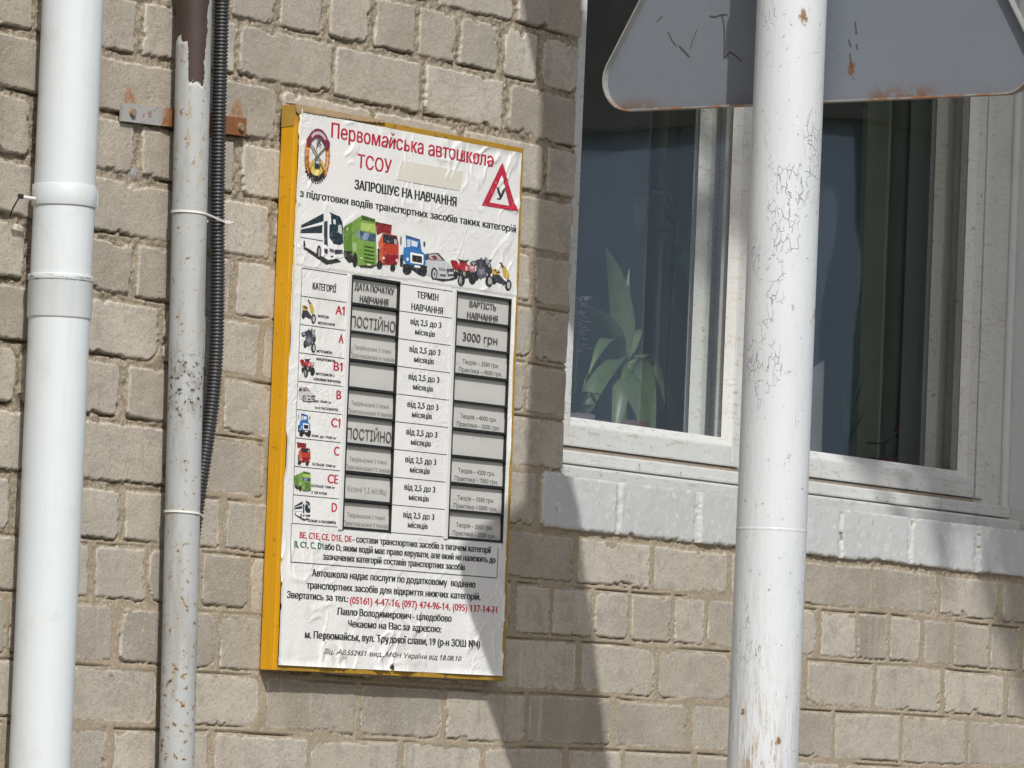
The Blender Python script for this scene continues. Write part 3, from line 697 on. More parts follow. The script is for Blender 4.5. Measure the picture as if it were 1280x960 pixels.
TEXT = [
 ('Первомайська автошкола', 101.1, 578.7, 916.0, 26.1, 'r'),
 ('ТСОУ', 178.8, 277.1, 872.4, 24.1, 'r'),
 ('ЗАПРОШУЄ НА НАВЧАННЯ', 173.3, 472.8, 834.7, 16.6, 'k'),
 ('з підготовки водіїв транспортних засобів таких категорій', 20.2, 658.4, 805.9, 12.9, 'k'),
 ('У', 593.5, 621.9, 859.8, 21.5, 'k'),
 ('BE, C1E, CE, D1E, DE', 58.4, 204.1, 226.4, 11.3, 'r'),
 ('- состави транспортних засобів з тягачем категорії', 207.7, 620.3, 226.8, 11.4, 'k'),
 ('B, C1, C, D1', 44.6, 125.2, 210.1, 11.3, 'g'),
 ('або D, яким водій має право керувати, але який не належить до', 129.4, 634.5, 209.9, 11.4, 'k'),
 ('зазначених категорій составів транспортних засобів', 126.2, 541.1, 192.8, 11.3, 'k'),
 ('Автошкола надає послуги по додатковому  водінню', 96.4, 575.3, 163.2, 12.2, 'k'),
 ('транспортних засобів для відкриття нижчих категорій.', 82.8, 593.0, 141.9, 12.2, 'k'),
 ('Звертатись за тел.:', 29.4, 200.4, 123.2, 12.1, 'k'),
 ('(05161) 4-47-16, (097) 474-96-14, (095) 137-14-71', 206.6, 645.4, 120.7, 12.7, 'r'),
 ('Павло Володимирович - цілодобово', 172.6, 507.0, 100.2, 12.3, 'k'),
 ('Чекаємо на Вас за адресою:', 203.0, 477.6, 80.2, 12.4, 'k'),
 ('м. Первомайськ, вул. Трудової слави, 19 (р-н ЗОШ №4)', 84.1, 595.1, 57.1, 12.9, 'k'),
 ('Ліц. АВ 552451 вид.  МОН України від 18.08.10', 133.6, 541.6, 32.0, 9.0, 'i')]
for t, u0, u1, v, cap, k in TEXT:
    Ink().text(t, u0/1000, u1/1000, v/1000, cap/1000, INK[k], 0.0, 0.28 if k == 'i' else 0.0, .066 if k in 'kg' else (.046 if cap < 20 else .032) if k == 'r' else .026).build('lettering', board)

# warning triangle, blank patch, emblem, box and table lines
tr = Ink()
A, Bq, Cq = (.6077, .9268), (.5506, .8441), (.6599, .8447); a_, b_, c_ = (.6083, .9050), (.5745, .8522), (.6357, .8520)
for p, qd in (((A, Bq), (b_, a_)), ((Bq, Cq), (c_, b_)), ((Cq, A), (a_, c_))): tr.poly([p[0], p[1], qd[0], qd[1]], INK['r'])
tr.build('printed_triangle', board)
pt = MB(); g = [(0.3053, 0.8985), (0.4899, 0.8985), (0.4825, 0.8633), (0.2919, 0.8633)]
pv = [(u, PY-0.0021-0.0003*(i % 2), v) for i, (u, v) in enumerate(g)]
pt.add(pv+[(u, PY, v) for u, v in g], [(3, 2, 1, 0), (0, 1, 5, 4), (1, 2, 6, 5), (2, 3, 7, 6), (3, 0, 4, 7)])
pt.build('cover_patch', simple('cream cover patch', (0.60, 0.585, 0.52), 0.6, 0.06, 40), board)
em = Ink(); ec = (.0620, .8812)
def ell(cu_, cv_, ru, rv_, n=16, a0=0, a1=360): return [(cu_+ru*cos(rad(a0+(a1-a0)*i/n)), cv_+rv_*sin(rad(a0+(a1-a0)*i/n))) for i in range(n+(0 if a1-a0 == 360 else 1))]
def arc(r0, r1, a0, a1, col, n=14):
    for i in range(n):
        t0, t1 = rad(a0+(a1-a0)*i/n), rad(a0+(a1-a0)*(i+1)/n)
        em._push([(ec[0]+cos(t)*.037*r, ec[1]+sin(t)*.0465*r) for t, r in ((t0, r0), (t0, r1), (t1, r1), (t1, r0))], [(0, 1, 2, 3)], col)
    em.layer += 1
for i in range(11):                                               # cog
    t = 222+i*9.6; tr_ = rad(t)
    em.poly([(ec[0]+cos(tr_+d)*.037*r, ec[1]+sin(tr_+d)*.0465*r) for d, r in ((-.05, .8), (-.05, 1.06), (.05, 1.06), (.05, .8))], (.02, .02, .02))
arc(.74, .95, 215, 325, (.02, .02, .02))
arc(.40, .76, 225, 315, (.62, .50, .14))
for s_ in (-1, 1):
    for i in range(10):                                           # ears of grain
        t = rad(90+s_*(62+i*8.2)); 
        for k, rr_ in ((-1, .74), (1, .93)):
            p = (ec[0]+cos(t)*.037*rr_, ec[1]+sin(t)*.0465*rr_); em.poly(ell(p[0], p[1], .0028, .0042, 8), ((.55, .25, .05) if (i+k) % 2 else (.42, .13, .03)))
arc(.66, .98, 28, 152, (.17, .022, .05)); arc(.76, .88, 50, 130, (.45, .40, .46), 8)
for s_ in (-1, 1):
    em.poly(ell(ec[0]+s_*.0265, ec[1]+.0205, .0065, .009, 10), (.17, .022, .05))
    em.line((ec[0]-s_*.021, ec[1]+.016), (ec[0]+s_*.021, ec[1]-.019), .0030, (.14, .11, .07)); em.layer += 1
    em.line((ec[0]+s_*.009, ec[1]-.009), (ec[0]+s_*.023, ec[1]-.023), .0065, (.52, .36, .08)); em.layer += 1
em.line((ec[0]-.005, ec[1]+.013), (ec[0]+.007, ec[1]+.031), .0035, (.08, .08, .09)); em.line((ec[0]-.004, ec[1]+.026), (ec[0]+.009, ec[1]+.017), .003, (.08, .08, .09))
em.layer += 1
em.poly([(ec[0]-.008, ec[1]-.022), (ec[0]+.008, ec[1]-.022), (ec[0]+.007, ec[1]-.013), (ec[0]+.004, ec[1]-.008), (ec[0]-.004, ec[1]-.008), (ec[0]-.007, ec[1]-.013)], (.03, .03, .04))
em.poly([(ec[0]-.005, ec[1]-.0145), (ec[0]+.005, ec[1]-.0145), (ec[0]+.003, ec[1]-.0095), (ec[0]-.003, ec[1]-.0095)], (.45, .5, .55))
em.build('printed_emblem', board)
ln = Ink()
for v in ROWV: 
    ln.line((.0355, v), (.1635, v), .0011, INK['k']); ln.line((.3190, v-.0015), (.4805, v-.0015), .0011, INK['k'])
ln.line((.0355, ROWV[0]), (.0355, VB), .0011, INK['k'])
ln.line((.0335, .250), (.0345, .1845), .0014, INK['k']); ln.line((.0345, .1845), (.6415, .1835), .0014, INK['k']); ln.line((.6415, .1835), (.6425, .2385), .0014, INK['k'])
ln.build('table_lines', board)

VEH = {
 'bus':[([[33.8,718.8],[46.7,722.4],[121.5,713.3],[142.0,705.5],[101.2,696.9]],[0.03,0.03,0.03]),([[24.9,754.0],[87.7,784.3],[102.0,788.9],[133.1,782.3],[141.7,773.5],[148.2,714.1],[106.0,705.4],[25.5,725.2]],[0.72,0.72,0.74]),([[26.0,757.6],[86.4,783.8],[87.2,770.0],[26.3,752.5]],[0.02,0.03,0.04]),([[24.4,749.9],[85.0,763.9],[84.6,749.3],[24.8,743.5]],[0.02,0.03,0.04]),([[24.7,737.6],[88.5,737.3],[88.6,735.7],[24.8,736.0]],[0.1,0.1,0.12]),([[102.9,787.7],[133.1,782.3],[140.3,774.1],[145.9,737.9],[136.2,733.7],[117.5,734.2],[105.7,744.1]],[0.012,0.03,0.04]),([[127.4,767.2],[137.2,769.0],[140.4,752.0],[128.1,755.9]],[0.5,0.52,0.52]),([[88.6,769.5],[98.5,772.1],[101.3,729.1],[91.0,731.4]],[0.03,0.04,0.05]),([[92.0,724.2],[101.6,723.5],[102.2,714.7],[92.5,717.0]],[0.03,0.03,0.04]),([[98.2,785.7],[106.3,784.5],[109.2,767.0],[104.2,766.2]],[0.75,0.75,0.76]),([[113.4,776.3],[120.7,776.2],[121.2,767.9],[115.3,768.4]],[0.6,0.62,0.62]),([[84.8,717.1],[84.5,712.1],[82.9,707.9],[80.4,705.4],[77.5,705.1],[74.7,707.1],[72.6,711.0],[71.6,715.9],[72.0,720.9],[73.5,725.1],[76.0,727.6],[79.0,727.9],[81.7,725.9],[83.8,722.1]],[0.02,0.02,0.02]),([[82.2,716.1],[82.1,712.7],[81.3,709.9],[80.0,708.3],[78.5,708.2],[77.0,709.5],[75.9,712.1],[75.4,715.4],[75.5,718.8],[76.3,721.6],[77.5,723.2],[79.1,723.3],[80.5,722.0],[81.7,719.4]],[0.3,0.3,0.32]),([[38.5,726.7],[38.4,724.1],[37.8,721.9],[36.8,720.6],[35.7,720.5],[34.6,721.6],[33.7,723.6],[33.3,726.2],[33.4,728.9],[33.9,731.1],[34.9,732.3],[36.1,732.5],[37.2,731.4],[38.1,729.3]],[0.02,0.02,0.02]),([[106.0,725.6],[119.4,724.4],[119.8,719.3],[107.7,720.1]],[0.12,0.12,0.15]),([[120.8,724.5],[143.9,726.7],[144.3,719.9],[121.3,716.8]],[0.04,0.04,0.05]),([[118.6,712.7],[118.3,712.0],[117.3,711.3],[115.8,710.9],[114.2,710.7],[112.6,710.9],[111.6,711.3],[111.2,712.0],[111.5,712.7],[112.5,713.4],[114.0,713.8],[115.6,714.0],[117.1,713.8],[118.2,713.4]],[0.06,0.06,0.07])],
 'green_truck':[([[147.5,724.6],[174.3,726.3],[179.4,709.7],[164.8,705.6],[151.4,714.1]],[0.025,0.03,0.02]),([[144.3,765.6],[197.1,791.1],[197.5,764.3],[171.6,726.9],[148.8,724.7]],[0.1,0.2,0.03]),([[153.5,764.9],[156.9,766.5],[157.2,762.0],[153.8,760.7]],[0.5,0.5,0.3]),([[167.0,776.8],[195.8,791.0],[235.4,788.4],[239.5,756.9],[243.7,708.3],[193.3,703.4],[178.4,704.0],[171.0,727.6]],[0.16,0.3,0.05]),([[195.7,791.8],[234.5,788.3],[233.5,782.8],[196.3,783.4]],[0.05,0.09,0.015]),([[193.9,778.6],[235.4,779.1],[236.3,764.5],[193.3,765.8]],[0.36,0.48,0.12]),([[192.1,763.8],[238.4,762.0],[237.3,748.9],[195.0,748.6]],[0.04,0.07,0.13]),([[204.4,762.5],[220.7,762.0],[213.4,748.7],[197.1,749.6]],[0.2,0.28,0.4]),([[178.6,764.4],[189.9,764.4],[190.8,750.3],[181.4,750.5]],[0.2,0.25,0.25]),([[204.5,739.7],[234.4,739.0],[234.6,736.7],[206.0,737.3]],[0.03,0.07,0.01]),([[204.9,733.3],[234.8,732.5],[235.0,730.2],[206.4,730.8]],[0.03,0.07,0.01]),([[205.3,726.8],[235.3,726.0],[235.4,723.7],[206.8,724.3]],[0.03,0.07,0.01]),([[205.7,720.3],[235.7,719.5],[235.8,717.2],[207.3,717.8]],[0.03,0.07,0.01]),([[206.2,713.8],[236.1,713.0],[236.2,710.7],[207.7,711.4]],[0.03,0.07,0.01]),([[170.6,742.2],[181.9,742.5],[183.8,725.6],[172.1,726.9]],[0.3,0.42,0.2]),([[187.5,712.9],[187.2,707.6],[185.5,703.2],[182.9,700.6],[179.8,700.3],[176.8,702.4],[174.6,706.5],[173.6,711.6],[174.0,717.0],[175.6,721.3],[178.3,723.9],[181.4,724.2],[184.3,722.2],[186.5,718.1]],[0.02,0.02,0.02]),([[193.2,704.5],[243.6,709.9],[229.9,703.5],[197.5,701.6]],[0.03,0.04,0.02]),([[214.6,708.6],[226.3,709.0],[226.4,706.7],[214.8,706.2]],[0.6,0.62,0.5]),([[201.0,717.4],[200.8,716.7],[199.9,716.1],[198.6,715.6],[197.2,715.5],[195.9,715.7],[195.0,716.2],[194.6,716.8],[194.9,717.6],[195.7,718.2],[197.0,718.6],[198.4,718.8],[199.8,718.6],[200.7,718.1]],[0.6,0.65,0.5])],
 'red_truck':[([[244.0,737.8],[260.1,742.5],[262.1,711.6],[247.2,710.3]],[0.03,0.02,0.02]),([[235.6,784.3],[284.2,782.9],[282.4,767.3],[258.5,767.8],[242.0,761.7]],[0.22,0.015,0.015]),([[235.6,784.3],[284.2,782.9],[283.8,780.0],[236.4,781.1]],[0.12,0.01,0.01]),([[258.6,766.6],[299.8,766.0],[305.6,753.4],[307.5,724.0],[297.6,714.6],[251.3,710.3],[246.6,749.4]],[0.42,0.045,0.02]),([[246.6,749.4],[258.6,766.6],[262.1,711.6],[251.3,710.3]],[0.5,0.1,0.05]),([[259.5,765.1],[298.6,764.2],[303.0,750.2],[259.7,749.4]],[0.025,0.025,0.03]),([[291.4,759.4],[299.7,758.6],[301.4,750.5],[293.1,750.6]],[0.35,0.35,0.35]),([[266.4,730.9],[306.9,732.2],[303.1,715.1],[262.0,712.9]],[0.22,0.01,0.015]),([[267.1,723.6],[266.7,722.4],[265.6,721.4],[263.9,720.7],[261.9,720.5],[260.2,720.9],[258.9,721.7],[258.4,722.7],[258.7,723.9],[259.9,724.9],[261.6,725.6],[263.5,725.8],[265.3,725.4],[266.6,724.6]],[0.75,0.5,0.4]),([[305.6,723.3],[305.3,722.2],[304.3,721.2],[302.8,720.5],[301.1,720.4],[299.5,720.7],[298.4,721.5],[297.9,722.6],[298.2,723.8],[299.2,724.8],[300.7,725.5],[302.4,725.6],[304.0,725.3],[305.1,724.4]],[0.75,0.5,0.45]),([[260.8,711.2],[260.1,707.9],[257.9,705.0],[254.5,703.3],[250.6,702.9],[247.0,704.1],[244.5,706.4],[243.4,709.6],[244.0,712.9],[246.3,715.7],[249.7,717.5],[253.5,717.9],[257.1,716.7],[259.7,714.4]],[0.02,0.02,0.02]),([[298.7,709.7],[298.2,706.8],[296.2,704.4],[293.2,702.8],[289.8,702.5],[286.6,703.5],[284.4,705.6],[283.4,708.4],[284.0,711.2],[286.0,713.7],[289.0,715.3],[292.4,715.6],[295.5,714.6],[297.8,712.5]],[0.02,0.02,0.02])],
 'blue_truck':[([[310.8,732.2],[320.0,735.7],[321.4,713.0],[312.5,714.0]],[0.02,0.02,0.03]),([[345.1,711.7],[383.7,712.5],[387.3,703.2],[369.4,703.3]],[0.02,0.02,0.03]),([[326.1,769.3],[368.4,765.8],[374.1,746.0],[374.5,740.8],[329.8,743.6]],[0.02,0.12,0.36]),([[326.1,769.3],[368.4,765.8],[368.5,763.5],[326.8,766.9]],[0.01,0.05,0.16]),([[321.5,748.1],[374.1,746.0],[387.3,739.9],[387.5,722.6],[332.9,717.6],[319.9,726.9]],[0.03,0.16,0.42]),([[328.9,762.5],[340.7,762.6],[339.8,749.5],[330.9,749.0]],[0.5,0.55,0.6]),([[342.5,762.4],[362.2,760.4],[359.8,751.4],[343.2,751.9]],[0.6,0.65,0.72]),([[340.3,740.8],[379.6,739.9],[380.1,722.3],[342.1,722.3]],[0.8,0.8,0.8]),([[345.9,736.7],[375.3,736.6],[376.1,724.7],[346.7,725.0]],[0.02,0.02,0.02]),([[336.4,728.1],[336.1,726.7],[335.2,725.5],[333.9,724.8],[332.3,724.6],[330.8,725.1],[329.8,726.1],[329.3,727.4],[329.6,728.8],[330.5,730.0],[331.9,730.8],[333.5,730.9],[334.9,730.4],[336.0,729.4]],[0.6,0.7,0.8]),([[321.1,718.6],[392.7,721.3],[390.1,714.9],[321.6,710.4]],[0.03,0.03,0.04]),([[353.6,719.1],[370.5,719.6],[370.7,715.8],[353.8,715.3]],[0.75,0.75,0.75]),([[346.7,710.9],[345.6,707.0],[342.1,703.7],[336.9,701.5],[331.0,701.0],[325.6,702.2],[321.8,704.9],[320.2,708.5],[321.3,712.4],[324.8,715.8],[329.9,718.0],[335.8,718.5],[341.2,717.3],[345.1,714.6]],[0.02,0.02,0.02]),([[392.1,712.4],[391.2,708.4],[388.3,704.9],[383.9,702.7],[378.9,702.3],[374.2,703.6],[370.9,706.5],[369.6,710.4],[370.4,714.4],[373.3,717.9],[377.7,720.1],[382.7,720.5],[387.4,719.2],[390.7,716.3]],[0.02,0.02,0.02]),([[378.1,763.2],[384.1,762.5],[384.0,755.4],[379.8,755.4]],[0.05,0.05,0.06]),([[309.8,765.4],[312.7,765.7],[313.6,751.8],[310.7,751.5]],[0.05,0.05,0.06])],
 'white_car':[([[405.1,704.8],[419.8,708.8],[477.1,708.6],[474.4,703.9],[441.5,698.3],[417.4,699.7]],[0.03,0.03,0.03]),([[383.1,731.0],[400.2,734.4],[445.2,735.9],[470.0,724.8],[472.6,708.7],[459.3,704.3],[423.3,702.0],[408.1,705.0],[390.1,705.2]],[0.5,0.5,0.53]),([[384.2,741.7],[424.0,747.5],[445.2,735.5],[400.4,732.1]],[0.05,0.05,0.06]),([[395.3,741.8],[419.9,745.0],[436.7,736.0],[400.9,733.7]],[0.45,0.42,0.42]),([[402.9,739.9],[416.2,742.0],[424.1,736.6],[412.2,734.4]],[0.18,0.04,0.05]),([[381.6,737.0],[391.5,739.7],[395.0,732.1],[385.5,731.2]],[0.06,0.05,0.05]),([[423.3,710.8],[422.7,706.0],[420.3,702.0],[416.6,699.5],[412.3,699.2],[408.4,700.9],[405.5,704.5],[404.2,709.1],[404.9,713.9],[407.3,718.0],[411.0,720.4],[415.2,720.8],[419.2,719.0],[422.1,715.5]],[0.02,0.02,0.02]),([[420.7,709.7],[420.3,706.1],[418.8,703.2],[416.5,701.4],[413.9,701.2],[411.4,702.5],[409.6,705.2],[408.8,708.6],[409.1,712.2],[410.6,715.2],[412.9,716.9],[415.5,717.2],[418.0,715.8],[419.9,713.2]],[0.45,0.45,0.46]),([[417.1,709.4],[416.9,708.0],[416.4,706.8],[415.4,706.1],[414.4,706.0],[413.4,706.6],[412.7,707.6],[412.3,709.0],[412.5,710.4],[413.1,711.5],[414.0,712.2],[415.0,712.3],[416.0,711.8],[416.8,710.7]],[0.1,0.1,0.1]),([[450.0,721.2],[472.2,724.3],[473.0,711.2],[456.0,708.6]],[0.05,0.05,0.06]),([[455.5,716.0],[470.5,718.1],[470.7,714.2],[456.9,712.3]],[0.5,0.5,0.5]),([[426.5,722.1],[446.1,721.8],[448.4,717.9],[428.3,717.5]],[0.25,0.25,0.28]),([[430.2,710.6],[449.7,711.4],[448.5,707.8],[433.5,706.8]],[0.1,0.1,0.1])],
 'quad_bike':[([[485.0,713.4],[484.6,710.1],[482.9,707.4],[480.3,705.7],[477.4,705.4],[474.6,706.6],[472.6,709.0],[471.8,712.2],[472.2,715.5],[473.9,718.2],[476.4,719.9],[479.4,720.2],[482.1,719.0],[484.1,716.5]],[0.02,0.02,0.02]),([[482.1,725.9],[523.2,726.1],[522.6,711.8],[495.3,708.4],[484.4,713.7]],[0.03,0.03,0.03]),([[461.7,737.4],[469.1,739.0],[482.0,737.5],[491.7,726.8],[477.9,720.6],[466.8,728.1]],[0.3,0.012,0.02]),([[488.8,739.4],[505.5,740.2],[514.4,734.2],[516.3,723.3],[494.5,722.1],[487.9,730.0]],[0.36,0.02,0.03]),([[506.0,731.7],[512.8,731.4],[513.2,723.8],[506.5,723.7]],[0.6,0.4,0.4]),([[514.4,734.6],[537.0,734.5],[535.5,725.1],[524.9,722.3],[516.2,725.5]],[0.45,0.16,0.18]),([[521.3,732.2],[531.9,732.6],[530.7,728.6],[523.1,727.9]],[0.62,0.5,0.5]),([[499.1,721.2],[506.7,721.4],[507.2,714.0],[500.5,713.7]],[0.35,0.3,0.2]),([[483.5,742.4],[493.3,741.2],[508.4,741.7],[518.0,744.9],[508.7,737.3],[493.5,736.8]],[0.03,0.03,0.03]),([[506.4,706.8],[505.6,702.0],[502.8,698.1],[498.6,695.6],[493.8,695.2],[489.3,696.9],[486.0,700.3],[484.6,704.8],[485.4,709.5],[488.2,713.5],[492.4,715.9],[497.3,716.4],[501.8,714.7],[505.0,711.3]],[0.02,0.02,0.02]),([[496.7,705.9],[496.5,702.8],[495.5,700.2],[493.9,698.7],[492.0,698.5],[490.2,699.7],[488.9,702.1],[488.3,705.1],[488.5,708.2],[489.5,710.8],[491.1,712.3],[493.0,712.5],[494.8,711.3],[496.1,708.9]],[0.3,0.3,0.3]),([[540.8,713.0],[540.0,708.3],[537.0,704.3],[532.5,701.9],[527.3,701.4],[522.6,703.0],[519.2,706.5],[517.7,711.0],[518.6,715.7],[521.5,719.7],[526.0,722.2],[531.2,722.6],[535.9,721.0],[539.4,717.6]],[0.02,0.02,0.02])],
 'motorcycle':[([[550.3,718.2],[549.6,714.3],[547.3,710.9],[543.7,708.9],[539.7,708.5],[535.9,709.9],[533.2,712.8],[532.0,716.5],[532.7,720.5],[535.0,723.8],[538.6,725.8],[542.6,726.2],[546.4,724.8],[549.2,722.0]],[0.02,0.02,0.02]),([[520.8,739.8],[534.3,744.1],[543.7,740.1],[536.5,733.6],[525.9,731.7]],[0.035,0.035,0.045]),([[538.2,745.3],[553.9,748.9],[566.2,747.9],[573.4,741.4],[556.4,732.7],[541.0,734.9]],[0.05,0.05,0.065]),([[540.1,733.4],[570.2,734.0],[572.7,719.0],[553.1,712.4],[542.0,718.9]],[0.09,0.09,0.11]),([[547.4,730.1],[564.3,730.7],[565.3,723.7],[551.1,720.6]],[0.22,0.22,0.25]),([[565.3,752.9],[572.8,752.1],[585.2,741.1],[589.7,728.6],[580.3,720.5],[570.7,726.8],[561.4,736.7]],[0.035,0.035,0.045]),([[566.6,752.4],[572.8,751.8],[584.0,740.6],[580.6,734.9],[570.4,741.1]],[0.28,0.3,0.33]),([[523.9,738.7],[532.9,741.6],[538.6,738.6],[530.8,735.4]],[0.3,0.3,0.32]),([[550.8,749.2],[553.7,751.8],[558.5,749.0]],[0.04,0.04,0.05]),([[577.0,748.9],[583.9,751.0],[584.7,748.2],[578.7,745.5]],[0.02,0.02,0.02]),([[590.4,712.8],[589.6,708.1],[586.7,704.1],[582.4,701.6],[577.5,701.2],[573.0,702.9],[569.7,706.3],[568.3,710.9],[569.1,715.6],[571.9,719.6],[576.2,722.0],[581.1,722.5],[585.7,720.8],[589.0,717.4]],[0.02,0.02,0.02]),([[586.4,712.1],[586.0,709.0],[584.7,706.3],[582.5,704.8],[580.1,704.6],[577.8,705.7],[576.1,708.1],[575.4,711.1],[575.7,714.3],[577.1,716.9],[579.2,718.5],[581.7,718.7],[584.0,717.5],[585.7,715.2]],[0.35,0.35,0.36])],
 'scooter':[([[604.7,715.5],[604.1,712.0],[601.9,709.0],[598.5,707.1],[594.7,706.8],[591.1,708.0],[588.6,710.6],[587.5,714.0],[588.1,717.6],[590.4,720.6],[593.7,722.4],[597.5,722.8],[601.1,721.5],[603.7,719.0]],[0.02,0.02,0.02]),([[589.4,723.1],[604.4,729.9],[631.8,714.4],[627.5,708.2],[599.4,712.4]],[0.04,0.04,0.05]),([[586.6,732.8],[597.9,735.6],[614.3,730.8],[610.9,725.1],[594.0,724.5]],[0.5,0.34,0.06]),([[591.9,733.2],[604.2,733.5],[613.7,729.8],[604.6,727.2]],[0.03,0.03,0.03]),([[619.4,738.5],[628.4,742.9],[641.9,727.9],[640.0,717.8],[626.6,722.5]],[0.5,0.34,0.06]),([[610.1,747.5],[613.8,748.4],[627.1,740.1],[621.0,738.2]],[0.15,0.02,0.02]),([[650.1,710.6],[649.4,706.1],[646.8,702.4],[642.8,700.1],[638.2,699.7],[634.0,701.3],[631.0,704.5],[629.7,708.8],[630.4,713.2],[633.0,717.0],[637.0,719.3],[641.6,719.7],[645.8,718.1],[648.8,714.8]],[0.02,0.02,0.02]),([[645.8,709.8],[645.5,707.0],[644.1,704.6],[642.1,703.2],[639.8,703.0],[637.6,704.0],[636.0,706.1],[635.3,708.9],[635.6,711.7],[636.9,714.1],[639.0,715.6],[641.3,715.8],[643.5,714.7],[645.1,712.6]],[0.4,0.4,0.4])]}
ICON = {'bus': [38.8, 255.8, 85.7, 291.5], 'green_truck': [35.6, 306.1, 84.7, 340.0], 'red_truck': [39.3, 350.2, 79.5, 388.4], 'blue_truck': [40.6, 398.8, 77.3, 438.2], 'white_car': [38.4, 457.8, 87.6, 483.6], 'quad_bike': [38.8, 500.0, 81.3, 534.0], 'motorcycle': [40.2, 543.8, 81.6, 584.7], 'scooter': [38.4, 592.9, 78.5, 633.7]}
NAMES = {'bus': 'printed_bus', 'green_truck': 'printed_truck', 'red_truck': 'printed_truck', 'blue_truck': 'printed_truck', 'white_car': 'printed_car', 'quad_bike': 'printed_quad_bike', 'motorcycle': 'printed_motorcycle', 'scooter': 'printed_scooter'}
LBL = {'green_truck': 'green truck picture', 'red_truck': 'red tipper truck picture', 'blue_truck': 'blue truck picture'}
for n, polys in VEH.items():
    P_ = np.array([q for p, _ in polys for q in p]); mn, mx = P_.min(0), P_.max(0)
    for box in (None, ICON[n]):
        ik = Ink()
        for p, c in polys:
            p = np.array(p)
            if box: p = np.array(box[:2])+(p-mn)/(mx-mn)*(np.array(box[2:])-np.array(box[:2]))
            ik.poly(p/1000, tuple(c))
        if box is None: ik.v = [(a, b-.0003, c) for a, b, c in ik.v]
        o = ik.build(NAMES[n], board)
        if n in LBL and box is None: o['label'] = LBL[n]

def cellv(i, f): return ROWV[i]-(ROWV[i]-ROWV[i+1])*f
def ctext(ik, s, c, wdt, v, cap, col, bold=.03): ik.text(s, c-wdt/2, c+wdt/2, v, cap, col, .0, 0, bold*2.0)
k_ = INK['k']
a = Ink(); ctext(a, 'КАТЕГОРІЇ', .100, .066, cellv(0, .70), .0118, k_); a.build('lettering', board)
a = Ink(); ctext(a, 'ТЕРМІН', .400, .063, cellv(0, .46), .0118, k_); ctext(a, 'НАВЧАННЯ', .400, .093, cellv(0, .93), .0118, k_); a.build('lettering', board)
CATS = [('A1', .025, ['МОПЕДИ', 'МОТОРОЛЕРИ']), ('A', .013, ['МОТОЦИКЛИ']), ('B1', .024, ['КВАДРОЦИКЛИ', '', 'МОТОЦИКЛИ З', 'БОКОВИМ ПРИЧЕПОМ']), ('B', .013, ['до 3500 кг', 'та 8 ПАСАЖИРІВ']),
        ('C1', .025, ['3500 до 7500 кг']), ('C', .014, ['БІЛЬШЕ 7500 кг']), ('CE', .029, ['БІЛЬШЕ 7500 кг', 'З ТЯГАЧЕМ']), ('D', .014, ['БІЛЬШЕ 16 ПАСАЖИРІВ'])]
for i, (c, wd, small) in enumerate(CATS):
    a = Ink(); a.text(c, .1595-wd, .1595, cellv(i+1, .47), .0160, INK['r'], .0, 0, .05); a.build('category_letter', board)
    a = Ink()
    if len(small) == 4: vv_ = [cellv(i+1, f) for f in (.18, 0, .70, .90)]
    elif len(small) == 2: vv_ = [cellv(i+1, .66), cellv(i+1, .90)]
    else: vv_ = [cellv(i+1, .90)]
    for t, v in zip(small, vv_):
        if t: a.text(t, .0855 if len(t) < 15 else .080, (.0855 if len(t) < 15 else .080)+min(.078, .0046*len(t)+.002), v, .0042, k_, .01, 0, .09)
    a.build('lettering', board)
for i in range(8):
    a = Ink(); ctext(a, 'від 2,5 до 3', .398, .091, cellv(i+1, .45), .0108, k_); ctext(a, 'місяців', .396, .058, cellv(i+1, .80), .0100, k_); a.build('lettering', board)

# the two columns of slots with grey cards
M_SLOT = simple('black slot frame', (0.016, 0.016, 0.018), 0.45)
M_TRIM = simple('pale plastic trim', (0.60, 0.61, 0.62), 0.45, 0.06, 20)
def m_card():
    m = NM('greyed card behind film'); co = m.objco()
    c = m.mix(m.noise(16, 4, 0.6, co), (0.46, 0.46, 0.445), (0.56, 0.56, 0.535))
    c = m.mix(m.mul(m.ramp(m.noise(40, 4, 0.7, co), 0.58, 0.7), 0.5), c, (0.30, 0.29, 0.27))
    return m.done(c, 0.42, m.bump(m.noise(20, 3, 0.6, co), 0.0012), 0.5)
M_CARD = m_card()
T2 = ['Теорія-кожні 3 тижні', 'Практика-кожні %s тижнів']
COL2 = [('h', 'ДАТА ПОЧАТКУ', 'НАВЧАННЯ'), ('b', 'ПОСТІЙНО'), ('t', T2[0], T2[1] % 6), None, ('t', T2[0], T2[1] % 9), ('b', 'ПОСТІЙНО'), ('t', T2[0], T2[1] % 10), ('c', 'Кожні 1,5 місяці'), ('t', T2[0], T2[1] % 9)]
PR = lambda a, b: ('p', 'Теорія – %d грн.' % a, 'Практика – %d грн.' % b)
COL4 = [('h', 'ВАРТІСТЬ', 'НАВЧАННЯ'), ('n', '3000 грн'), PR(3500, 4500), None, PR(4000, 5500), None, PR(4200, 7000), PR(3500, 5000), PR(3500, 5500)]
rn = random.Random(4)
